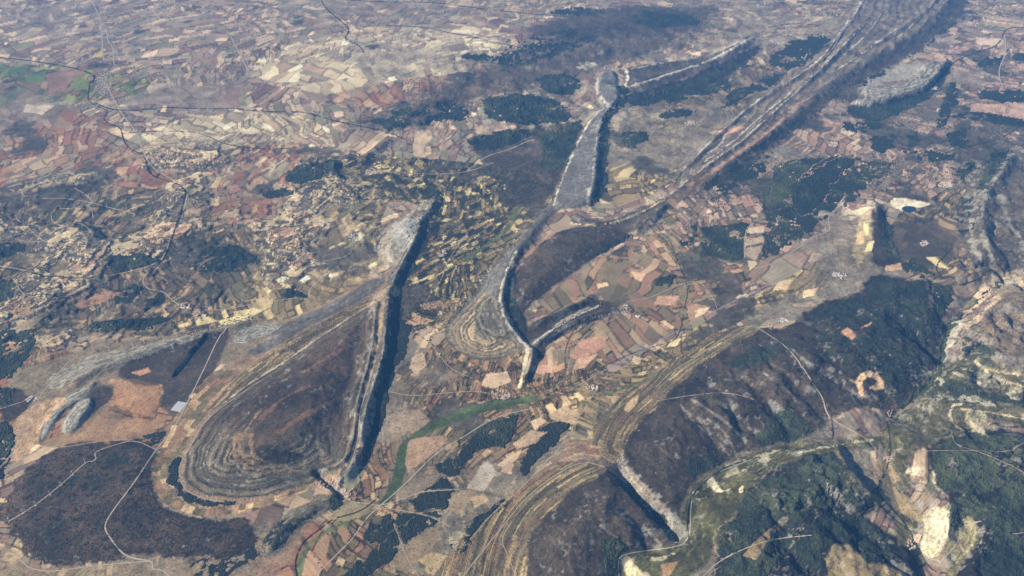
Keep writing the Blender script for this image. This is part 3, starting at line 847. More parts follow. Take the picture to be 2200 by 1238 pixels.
# green meadows along the streams
MEAD = lambda i, sd: np.array([.088, .112, .062]) * (1 + .35 * N_SM[i] + .3 * N_HI[i])[:, None]
for s_ in ('812,1082 836,1052 848,1010 853,966 872,942 884,948 874,1000 870,1032 852,1062 832,1088', '868,952 900,918 960,893 1010,880 1062,868 1062,882 1010,896 960,912 905,936 882,958', '1000,884 1060,856 1112,854 1165,858 1112,870 1060,884'):
    area(s_, MEAD, 12, 14, warp_=.4)
for s_, w_ in (('640,1238 650,1180 700,1140 780,1110 810,1080', 32), ('1000,880 1060,865 1110,860 1160,855', 45),
               ('1500,560 1505,520 1520,480', 26), ('1000,560 1040,530 1090,500 1110,450', 40), ('1640,690 1560,740 1440,800 1300,850', 20)):
    line(s_, (.125, .155, .085), w_, ragged=.6, strength=.85)
# single fields that stand out
for s_, c_ in (
        ('1001,1050 1030,1005 1048,990 1067,1012 1040,1058', (.35, .32, .28)), ('962,1095 970,1060 1010,1052 1022,1060 985,1108', (.27, .215, .16)),
        ('845,1200 880,1165 940,1130 952,1150 915,1190 870,1225', (.25, .20, .15)), ('898,1205 925,1185 960,1195 935,1230', (.33, .265, .175)),
        ('845,1065 890,1030 945,1020 930,1040 870,1075', (.23, .195, .16)), ('835,895 850,885 905,880 925,905 890,930 845,915', (.28, .225, .18)),
        ('870,990 880,945 950,935 960,950 900,1000 875,1012', (.32, .235, .18)), ('705,1112 745,1080 795,1080 795,1102 740,1122', (.25, .22, .155)),
        ('1068,1000 1100,975 1120,965 1112,985 1090,1005', (.42, .34, .26)), ('1170,872 1184,865 1196,884 1182,890', (.55, .42, .28)),
        ('1205,856 1215,850 1229,868 1219,873', (.52, .40, .27)), ('1233,846 1243,842 1255,855 1246,862', (.58, .46, .31)),
        ('1340,880 1352,862 1374,846 1370,866 1350,888', (.46, .36, .26)), ('1178,892 1212,872 1246,890 1236,914 1185,902', (.38, .295, .22)),
        ('1222,764 1250,730 1300,724 1302,745 1244,776', (.40, .26, .205)), ('1240,772 1286,760 1256,790 1230,796', (.46, .33, .25)),
        ('1145,786 1175,784 1181,795 1165,806 1145,800', (.42, .28, .22)), ('1186,790 1211,780 1215,790 1192,801', (.42, .28, .2)),
        ('1354,584 1388,590 1376,606 1365,600', (.55, .37, .28)), ('1280,610 1305,607 1306,615 1285,618', (.54, .41, .29)),
        ('1494,682 1500,664 1526,660 1510,676', (.52, .41, .31)), ('1405,655 1412,636 1456,636 1450,655', (.44, .30, .235)),
        ('1434,745 1442,730 1462,728 1452,745', (.56, .47, .31)), ('1855,506 1856,480 1866,480 1865,505', (.58, .52, .31)),
        ('1838,526 1842,500 1857,495 1855,525', (.48, .37, .26)), ('1858,541 1866,518 1878,517 1872,540', (.60, .54, .34)),
        ('1902,582 1902,572 1936,565 1938,580', (.50, .37, .27)), ('1724,640 1726,625 1757,618 1750,634', (.56, .43, .30)),
        ('1660,624 1672,606 1708,595 1692,620', (.46, .375, .26)), ('1988,552 2010,552 2040,578 2015,572', (.56, .47, .30)),
        ('878,790 884,768 908,756 916,786 896,802', (.42, .34, .26)), ('1033,830 1045,805 1090,798 1098,820 1060,835', (.44, .35, .27)),
        ('1010,1068 1040,1060 1050,1075 1020,1092', (.38, .30, .21)), ('1080,1000 1105,995 1098,1018 1075,1015', (.44, .35, .27)),
        ('1105,950 1140,925 1172,930 1150,952 1110,965', (.36, .29, .22)), ('1140,905 1160,898 1175,905 1150,925', (.50, .40, .30)),
        ('705,592 725,585 728,590 712,598', (.60, .53, .42)), ('755,505 775,500 778,512 760,520', (.52, .47, .36)),
        ('790,572 805,562 810,568 795,576', (.60, .52, .33)), ('590,605 605,595 622,598 610,606', (.58, .53, .44)),
        ('640,605 660,592 668,598 650,610', (.56, .50, .41)), ('500,670 545,662 570,665 540,680 505,682', (.48, .42, .28)),
        ('470,690 505,680 540,684 500,696 475,698', (.54, .47, .30)), ('420,690 440,678 470,690 425,700', (.52, .45, .29)),
        ('382,700 405,692 410,700 388,704', (.54, .46, .31)), ('280,800 318,790 325,800 300,806', (.42, .26, .18)),
        ('160,655 225,625 260,630 225,650 170,665', (.30, .205, .155)), ('20,668 60,660 70,672 30,685', (.36, .27, .19)),
        ('900,655 945,645 960,660 910,665', (.36, .26, .20)), ('870,695 900,680 935,690 890,700', (.40, .28, .21)),
        ('205,118 222,104 220,122 210,124', (.36, .32, .12)), ('150,195 165,165 190,175 188,192', (.17, .21, .09)), ('100,160 142,150 145,200 105,195', (.24, .155, .135)),
        ('55,225 115,228 90,245 50,240', (.42, .38, .31)), ('60,165 100,150 95,170 62,172', (.13, .19, .11)), ('20,145 55,142 55,155 20,155', (.12, .17, .10)),
        ('1605,490 1640,487 1640,500 1606,502', (.42, .36, .29)), ('1602,515 1640,508 1640,520 1600,530', (.38, .32, .26)), ('1600,535 1638,528 1625,560 1600,552', (.33, .28, .23)),
        ('1540,285 1570,270 1600,275 1560,290', (.44, .30, .24)), ('2085,225 2200,222 2210,260 2130,245 2085,240', (.40, .29, .245)), ('2095,80 2160,85 2150,100 2100,95', (.46, .38, .31))):
    tfield(s_, c_)
lum = C @ np.array([.3, .55, .15])
C = lum[:, None] + 1.34 * (C - lum[:, None])
C *= (np.clip(lum, .03, .8) / .21)[:, None] ** .50
C *= np.array([1.04, 1.0, .88])
rockm = sst(.46, .62, SLOPE + .7 * N_HI + .25 * N_PX) * sst(-.08, .12, fbm(X, Y, 200, 4, 48, .65)) * (1 - .4 * sst(20000, 32000, Y))
C = C * (1 - .52 * rockm[:, None]) + np.array([.29, .275, .235]) * .52 * rockm[:, None]
# pale ledges along the contours of the canyon country
fr2 = np.mod((H + 8 * N_SM + 2 * N_HI) / 23.0, 1)
led = np.clip(SE_M + RU_M, 0, 1) * sst(.20, .10, fr2) * sst(.05, .14, SLOPE) * sst(-.10, .12, fbm(X, Y, 380, 4, 46, .6))
C = C * (1 - .5 * led[:, None]) + np.array([.34, .31, .235]) * .5 * led[:, None]
# beds show as fine lines along the slopes
bedl = np.sin((H + 9 * N_SM + 5 * N_HI) * (2 * math.pi / 15)) * .6 + np.sin((H + 20 * N_MID) * (2 * math.pi / 37)) * .4
C *= (1 + .24 * bedl * sst(.06, .2, SLOPE) * (1 - .5 * sst(20000, 32000, Y)))[:, None]
C *= (1 + .16 * N_PX)[:, None]
C = np.clip(C, .015, .75)

# ------------------------------------------------------------------ materials


def principled(name, rough=0.95, spec=0.15):
    m = bpy.data.materials.new(name)
    m.use_nodes = True
    b = m.node_tree.nodes['Principled BSDF']
    b.inputs['Roughness'].default_value = rough
    b.inputs['Specular IOR Level'].default_value = spec
    return m, m.node_tree, b


def attr_mat(name, scale1, scale2, amp, rough=0.95, bump=0.0):
    """land colours from the mesh, broken up by two sizes of noise"""
    m, t, b = principled(name, rough, 0.1)
    at_ = t.nodes.new('ShaderNodeAttribute')
    at_.attribute_name = 'col'
    geo = t.nodes.new('ShaderNodeNewGeometry')
    fac = None
    for sc_, am in ((scale1, amp), (scale2, amp * .8)):
        nz = t.nodes.new('ShaderNodeTexNoise')
        nz.inputs['Scale'].default_value = 1.0 / sc_
        nz.inputs['Detail'].default_value = 3
        t.links.new(geo.outputs['Position'], nz.inputs['Vector'])
        mr = t.nodes.new('ShaderNodeMapRange')
        mr.inputs[1].default_value = .25
        mr.inputs[2].default_value = .75
        mr.inputs[3].default_value = 1 - am
        mr.inputs[4].default_value = 1 + am
        t.links.new(nz.outputs['Fac'], mr.inputs[0])
        if fac is None:
            fac = mr.outputs[0]
            first = nz
        else:
            mu = t.nodes.new('ShaderNodeMath')
            mu.operation = 'MULTIPLY'
            t.links.new(fac, mu.inputs[0])
            t.links.new(mr.outputs[0], mu.inputs[1])
            fac = mu.outputs[0]
    # small bushes and stones, as dense as the mesh says
    for sc_, lo, hi, am in ((26, .56, .63, -.62), (17, .66, .72, .75)):
        nz = t.nodes.new('ShaderNodeTexNoise')
        nz.inputs['Scale'].default_value = 1.0 / sc_
        nz.inputs['Detail'].default_value = 2
        nz.inputs['Roughness'].default_value = .6
        t.links.new(geo.outputs['Position'], nz.inputs['Vector'])
        mr = t.nodes.new('ShaderNodeMapRange')
        mr.inputs[1].default_value = lo
        mr.inputs[2].default_value = hi
        mr.inputs[3].default_value = 0
        mr.inputs[4].default_value = am
        t.links.new(nz.outputs['Fac'], mr.inputs[0])
        m1 = t.nodes.new('ShaderNodeMath')
        m1.operation = 'MULTIPLY_ADD'
        t.links.new(mr.outputs[0], m1.inputs[0])
        t.links.new(at_.outputs['Alpha'], m1.inputs[1])
        m1.inputs[2].default_value = 1.0
        m2 = t.nodes.new('ShaderNodeMath')
        m2.operation = 'MULTIPLY'
        t.links.new(fac, m2.inputs[0])
        t.links.new(m1.outputs[0], m2.inputs[1])
        fac = m2.outputs[0]
    vm = t.nodes.new('ShaderNodeVectorMath')
    vm.operation = 'SCALE'
    t.links.new(at_.outputs['Color'], vm.inputs[0])
    t.links.new(fac, vm.inputs['Scale'])
    t.links.new(vm.outputs[0], b.inputs['Base Color'])
    return m


def plain_mat(name, col, rough=.9, spec=.2, amp=.2, size=8.0):
    m, t, b = principled(name, rough, spec)
    geo = t.nodes.new('ShaderNodeNewGeometry')
    nz = t.nodes.new('ShaderNodeTexNoise')
    nz.inputs['Scale'].default_value = 1 / size
    nz.inputs['Detail'].default_value = 3
    t.links.new(geo.outputs['Position'], nz.inputs['Vector'])
    rp = t.nodes.new('ShaderNodeValToRGB')
    rp.color_ramp.elements[0].position = .3
    rp.color_ramp.elements[1].position = .7
    rp.color_ramp.elements[0].color = (*[c * (1 - amp) for c in col], 1)
    rp.color_ramp.elements[1].color = (*[min(.9, c * (1 + amp)) for c in col], 1)
    t.links.new(nz.outputs['Fac'], rp.inputs[0])
    t.links.new(rp.outputs[0], b.inputs['Base Color'])
    return m


M_LAND = attr_mat('land', 55, 14, .24)
M_FIELD = attr_mat('field_soil', 90, 12, .10)
M_WOOD = attr_mat('canopy', 40, 11, .25)
M_ROAD = plain_mat('pale_gravel', (.36, .305, .23), amp=.15, size=30)
M_TRACK = plain_mat('dirt_track', (.34, .285, .21), amp=.2, size=30)
M_ASPHALT = plain_mat('asphalt_road', (.26, .245, .215), amp=.15, size=30)
M_WALL = plain_mat('house_wall', (.48, .42, .33), amp=.15)
M_ROOF = plain_mat('roof_tile', (.42, .25, .165), amp=.2)
M_ROOF2 = plain_mat('roof_tile_pale', (.50, .36, .26), amp=.2)
M_ROOF3 = plain_mat('roof_sheet', (.45, .42, .37), amp=.1)
M_WHITE = plain_mat('white_paint', (.80, .80, .78), .5, .4, .03)
M_PANEL = plain_mat('solar_panel', (.30, .32, .36), .25, .5, .1)
M_WATER, _t, _b = principled('water', .08, .5)
_b.inputs['Base Color'].default_value = (.012, .035, .07, 1)


def mesh_obj(name, co_, faces, mat, parent=None, smooth=False, cols=None, kind=None, label=None, cat=None, group=None):
    """faces: (n,k) index array with k = 3 or 4"""
    me = bpy.data.meshes.new(name)
    co_ = np.asarray(co_, np.float32)
    faces = np.asarray(faces, np.int32)
    k = faces.shape[1]
    me.vertices.add(len(co_))
    me.vertices.foreach_set('co', co_.ravel())
    me.loops.add(faces.size)
    me.loops.foreach_set('vertex_index', faces.ravel())
    me.polygons.add(len(faces))
    me.polygons.foreach_set('loop_start', np.arange(0, faces.size, k, dtype=np.int32))
    me.polygons.foreach_set('loop_total', np.full(len(faces), k, np.int32))
    me.polygons.foreach_set('use_smooth', np.full(len(faces), smooth))
    me.update(calc_edges=True)
    if cols is not None:
        a = me.color_attributes.new('col', 'FLOAT_COLOR', 'POINT')
        if cols.shape[1] == 3:
            cols = np.hstack([cols, np.full((len(cols), 1), .15)])
        a.data.foreach_set('color', cols.astype(np.float32).ravel())
    for m in (mat if isinstance(mat, (list, tuple)) else [mat]):
        me.materials.append(m)
    o = bpy.data.objects.new(name, me)
    COL.objects.link(o)
    o.parent = parent
    tag(o, label, cat, group, kind)
    return o


def tag(o, label=None, cat=None, group=None, kind=None):
    for k, v in (('label', label), ('category', cat), ('group', group), ('kind', kind)):
        if v:
            o[k] = v
    return o


# ------------------------------------------------------------------ the ground, cut into plain, hills, ridges and fields
jj, ii = np.meshgrid(np.arange(NR - 1), np.arange(NCC - 1), indexing='ij')
CELL = (jj * NCC + ii).ravel()                      # lower left vertex of each cell
QUAD = np.stack([CELL, CELL + 1, CELL + NCC + 1, CELL + NCC], 1)
OWN = np.zeros(len(CELL), int)
V = np.stack([X, Y, H], 1)


def cells_in(poly, ragged=0):
    i = sheet_idx(poly, 100)
    sd = poly_sd(XP[i], YP[i], poly) + (ragged * 2 * N_SM[i] if ragged else 0)
    i = i[sd > 0]
    j, c = np.divmod(i, NCC)
    ok = (j < NR - 1) & (c < NCC - 1)
    return j[ok] * (NCC - 1) + c[ok]


HILLS = [
    ('hill', TRI, 60, 'large triangular hill ringed by concentric rock benches, left of the long hogback ridge'),
    ('ridge', '938,420 944,445 925,480 910,525 885,570 862,610 860,680 850,740 836,800 822,860 812,905 800,960 770,1005 742,1020 744,1005 757,950 765,900 770,860 792,790 805,720 810,650 838,600 855,565 880,515 895,470 915,445', 90, 'long straight hogback ridge with a steep shaded right flank beside the triangular hill'),
    ('mesa', '192,828 206,820 190,848 150,872 120,905 98,938 82,955 76,944 108,888 150,846', 60, 'longer grey finger mesa carrying a track above the orange fields'),
    ('mesa', '190,852 203,856 196,880 165,920 145,934 132,922 140,897 165,868', 60, 'short rounded grey mesa with a shaded right edge near the orange fields'),
    ('ridge', '1302,150 1332,158 1334,208 1320,232 1310,270 1306,330 1298,400 1275,448 1225,462 1192,450 1165,480 1135,515 1112,550 1100,580 1090,615 1088,650 1103,690 1128,722 1138,750 1108,726 1070,690 1056,650 1062,605 1074,570 1092,535 1118,500 1150,462 1180,432 1210,370 1236,310 1260,262 1276,240 1300,228 1277,195 1286,162', 110, 'winding S-shaped limestone ridge with pale rims through the centre'),
    ('hill', P3, 80, 'dark scrubby hill cupped inside the curve of the S-shaped ridge'),
    ('hill', P4, 50, 'fan-shaped hill of banded beds at the near end of the S-shaped ridge'),
    ('ridge', '1128,704 1165,684 1210,664 1272,636 1348,662 1300,686 1235,702 1190,737 1150,757 1138,744', 60, 'low rocky double ridge leading to the small village among pink fields'),
    ('ridge', '1340,145 1400,135 1500,128 1572,102 1605,75 1628,85 1600,112 1520,152 1420,187 1345,207 1328,190', 80, 'distant grey hogback ridge ending in a peak, beyond the S-shaped ridge'),
    ('ridge', '1425,425 1500,330 1600,222 1700,158 1780,88 1830,-20 2080,-20 2030,70 1915,140 1810,192 1745,245 1665,318 1565,390 1482,428', 60, 'very long layered ridge running from centre right to the far top right'),
    ('mesa', '1846,188 1872,184 1950,180 1986,144 2006,132 2044,128 2024,156 1994,192 1944,208 1874,228 1824,228 1856,206', 120, 'pale flat-topped mesa with a dark wooded skirt in the upper right'),
    ('hill', D1, 90, 'huge dark heath-covered dome with stony gullies on the right'),
    ('hill', D2, 90, 'smaller dark rounded dome at the bottom edge across the rocky gorge'),
    ('hill', H8, 90, 'dark wooded hill with a steep black shadow at the bottom right'),
    ('hill', HR, 90, 'dark green wooded hills with a pale bare spur in the lower right corner'),
]
for k, (nm, s_, z_, lb) in enumerate(HILLS):
    c_ = cells_in(dense(P(s_), 0, 2, True), 20)
    OWN[c_[OWN[c_] == 0]] = k + 1
NH = len(HILLS)
FIELD_IDS = []
for p, z_ in TFIELDS:
    i = sheet_idx(p, 20)
    i = i[poly_sd(XP[i], YP[i], p) > 0]
    j, c = np.divmod(i, NCC)
    ok = (j < NR - 1) & (c < NCC - 1)
    c_ = j[ok] * (NCC - 1) + c[ok]
    if len(c_) > 12:
        OWN[c_] = NH + 1 + len(FIELD_IDS)
        FIELD_IDS.append(1)
cv_ = CELL
vis = (np.abs(X[cv_] / (Y[cv_] * CD + CAM_H * SD)) < .64) & (Y[cv_] > at(1100, 1240)[1]) & (Y[cv_] < at(1100, 2)[1])
WOODMASK = np.zeros(N, bool)          # filled by the woods below


ROADS = [
    ('road', 15, M_ROAD, 'long straight pale road left of the triangular hill down to bottom left', '556,686 520,690 486,703 467,730 440,790 405,860 375,920 335,966 290,1035 240,1100 223,1130 232,1150 262,1190 285,1200 330,1206 325,1225 345,1222 365,1240'),
    ('dirt_track', 13, M_TRACK, 'winding pale track with wind turbines across the bottom left scrub', '335,966 290,945 250,955 205,970 203,977 208,985 200,992 185,992 150,1025 115,1055 70,1090 20,1120'),
    ('dirt_track', 13, M_TRACK, 'pale track along the bottom of the scrub plateau', '42,1204 50,1208 60,1220 105,1230 170,1220 240,1212 320,1206'),
    ('road', 11, M_TRACK, 'pale road winding below the finger mesas at the left', '150,775 112,818 90,845 75,870 50,915 35,950 20,985 -20,1020'),
    ('road', 11, M_TRACK, 'pale branch road to the farm at the left edge', '-20,885 60,860 90,842'),
    ('dirt_track', 9, M_TRACK, 'faint track below the finger mesas to the copse', '90,958 140,962 195,950 260,945 285,945'),
    ('dirt_track', 9, M_TRACK, 'track over the longer finger mesa', '310,755 290,762 245,775 215,800 190,830 185,840 165,850 150,865 130,885'),
    ('dirt_track', 8, M_TRACK, 'track over the short mesa', '203,822 190,845 170,865 160,885 150,900'),
    ('dirt_track', 9, M_TRACK, 'ridge track under the row of turbines', '555,688 500,700 440,712 375,722 310,745 300,758 310,768 285,768 235,778 200,812'),
    ('road', 11, M_TRACK, 'pale rim track round the near end of the triangular hill', '560,818 485,868 436,908 416,948 394,985 384,1005 386,1030 400,1056 440,1072 480,1078'),
    ('dirt_track', 9, M_TRACK, 'narrow path in the trough of the hogback ridge', '800,800 782,855 772,890 771,945 752,1000'),
    ('road', 14, M_ROAD, 'straight road up the stream valley from the bottom edge', '670,1245 720,1195 760,1155 785,1115 815,1088 860,1050 900,1010 930,980 960,960 1010,930 1040,910 1070,895 1110,885 1140,878'),
    ('road', 11, M_ROAD, 'short road joining the gorge village to the valley road', '730,1065 760,1080 790,1082 815,1088 870,1070 900,1058 940,1054 985,1052'),
    ('road', 10, M_TRACK, 'track from the junction past the hedged plots', '822,1092 870,1098 920,1108 955,1125 965,1132'),
    ('dirt_track', 8, M_TRACK, 'pale track through the bottom wood to the bottom edge', '845,1125 860,1160 868,1185 885,1220 905,1245'),
    ('road', 11, M_ROAD, 'road from the ridge foot to the large valley village', '838,842 885,852 950,845 1020,840 1050,845'),
    ('dirt_track', 9, M_TRACK, 'track along the foot of the hogback forest', '886,702 930,745 960,785 985,802 1015,812'),
    ('road', 10, M_ROAD, 'road through the scattered plots right of the hogback', '905,665 920,640 950,600 958,570 975,540 1005,500'),
    ('road', 12, M_ASPHALT, 'dead straight road along the golden valley', '1795,540 1660,608 1540,665 1430,725 1300,795 1225,838'),
    ('road', 14, M_ROAD, 'pale road crossing the big dark dome to the lower village', '1625,703 1640,712 1690,745 1720,782 1750,830 1768,855 1775,888 1792,905 1830,925 1865,945 1880,965 1900,985'),
    ('road', 10, M_TRACK, 'road along the upper edge of the big dome', '1410,832 1440,800 1500,765 1560,722 1600,700 1625,703'),
    ('road', 12, M_ROAD, 'winding pale road through the gorge between the domes', '1330,1240 1327,1200 1345,1190 1400,1182 1450,1176 1475,1165 1483,1140 1484,1085 1490,1057 1520,1030 1545,1012 1580,1002 1640,975'),
    ('dirt_track', 10, M_TRACK, 'pale track over the wooded hill from the bottom edge', '1500,1250 1540,1208 1600,1178 1660,1158 1745,1150'),
    ('dirt_track', 11, M_TRACK, 'hooked pale track round the foot of the bare spur', '2108,1118 2065,1128 2062,1160 2040,1190 2010,1211 1985,1195'),
    ('dirt_track', 10, M_TRACK, 'short pale track at the lower right edge', '2162,1150 2230,1140'),
    ('dirt_track', 8, M_TRACK, 'straight thin track on the green hill to the right edge', '1958,972 2010,968 2090,968 2170,972 2190,955 2230,945'),
    ('dirt_track', 8, M_TRACK, 'reddish track branching down to the right edge', '2045,935 2052,956 2090,967 2140,985 2230,1030'),
    ('dirt_track', 12, M_TRACK, 'curved pale lane beside the smaller dome', '990,1245 1040,1180 1085,1125 1130,1068 1190,1022 1250,990 1300,1003'),
    ('road', 10, M_TRACK, 'lane beside the slanting pine block up to the small hamlet', '1010,1160 1060,1100 1110,1060 1180,985 1196,972 1232,915 1260,870 1282,838'),
    ('dirt_track', 9, M_TRACK, 'branch lane between golden strips at the bottom', '1110,1245 1090,1190 1075,1160 1100,1120'),
    ('road', 11, M_ROAD, 'pale road from the white village across the plain', '1620,578 1665,566 1722,528 1745,510 1775,500 1785,492 1776,468 1800,448 1816,420'),
    ('road', 10, M_ROAD, 'lane through the pink fields past the ridge-end village', '1345,668 1380,690 1420,710 1430,722'),
    ('road', 9, M_ROAD, 'curving lane through the pink fields to the dark kidney wood', '1345,648 1400,640 1460,610 1500,602 1515,618 1535,645 1540,662'),
    ('road', 9, M_TRACK, 'lane along the foot of the double ridge', '1330,680 1290,700 1250,725 1225,765 1218,800'),
    ('road', 12, M_ROAD, 'pale road running from the far town down through the left country', '232,190 245,215 262,246 292,282 302,312 320,352 340,370 375,388 406,402 398,440 388,478 366,515 352,552 330,575 303,600 315,622 352,626 372,648 398,664 470,668 560,650 640,640'),
    ('road', 12, M_ROAD, 'straight far road north of the far town', '195,0 215,36 218,60 222,130'),
    ('road', 12, M_ROAD, 'bent pale road above the far town', '229,66 231,90 243,100 245,140'),
    ('road', 12, M_ROAD, 'straight pale road in the far red fields', '490,68 512,110 536,158'),
    ('road', 11, M_ROAD, 'pale river road under the left mesas', '345,562 320,572 255,590 180,598 100,592 40,578 0,572'),
    ('dirt_track', 13, M_TRACK, 'looping pale track round the left mesa foot', '150,640 60,640 38,618 35,602 55,594'),
    ('dirt_track', 12, M_TRACK, 'zigzag turbine track on the left mesa', '35,470 60,490 88,515 98,520 130,522 167,532'),
    ('dirt_track', 11, M_TRACK, 'short turbine track at the left edge', '22,510 60,521 95,518'),
    ('dirt_track', 12, M_TRACK, 'turbine track along the upper left mesa', '93,427 140,426 175,432 200,436 230,445 260,452 292,460 285,466'),
    ('dirt_track', 11, M_TRACK, 'forked turbine spur on the upper mesa', '200,436 165,448 128,449'),
    ('dirt_track', 11, M_TRACK, 'short turbine spur down from the upper mesa', '188,440 198,452 200,468'),
    ('dirt_track', 11, M_TRACK, 'looping track round the small dark wood', '110,462 112,478 130,485 150,490 162,478 180,482 200,505 190,512 170,500'),
    ('dirt_track', 11, M_TRACK, 'pale track rising to the top left mesa edge', '160,405 185,418 200,436'),
    ('road', 10, M_ROAD, 'lane to the small hamlet among the scattered fields', '758,510 756,540 745,552 700,560 640,580'),
    ('road', 10, M_ROAD, 'road past the arrow-shaped wood', '705,575 690,600 665,620 660,650'),
    ('road', 12, M_ROAD, 'pale road over the slope left of the S-shaped ridge', '1020,355 1045,335 1095,322 1130,305 1150,300'),
    ('road', 12, M_ROAD, 'road through the dark scattered plots in the centre', '800,368 860,372 930,375 1000,372 1060,350'),
    ('road', 10, M_ROAD, 'pale lane beside the pale strip field', '1600,555 1598,520 1605,490 1620,480'),
    ('road', 12, M_ROAD, 'far pale road across the right plain', '2160,85 2160,120 2145,150 2148,170 2155,195'),
    ('dirt_track', 12, M_ROAD, 'pale stripe road up the far layered ridge', '1765,130 1790,105 1805,75 1815,60 1835,40'),
    ('dirt_track', 9, M_TRACK, 'faint straight power line cut across the big dome', '1410,862 1480,850 1560,842 1620,858'),
]
CLEAR = np.zeros(N, bool)
for p, z_ in TFIELDS:
    i = sheet_idx(p, 20)
    CLEAR[i[poly_sd(XP[i], YP[i], p) > -8]] = True
CLEAR[:] = CLEAR             # strips kept free of trees
for nm, w, m, lb, s_ in ROADS:
    p = dense(P(s_), 0, 2)
    i = bbox_idx(p, 120)
    kz = 1.0 / np.maximum(1 - H[i] / CAM_H, .5)
    d, _, _ = line_dist(X[i] * kz, Y[i] * kz, p)
    CLEAR[i[d < np.clip(Y[i] / 12000, .9, 2.5) * 17]] = True

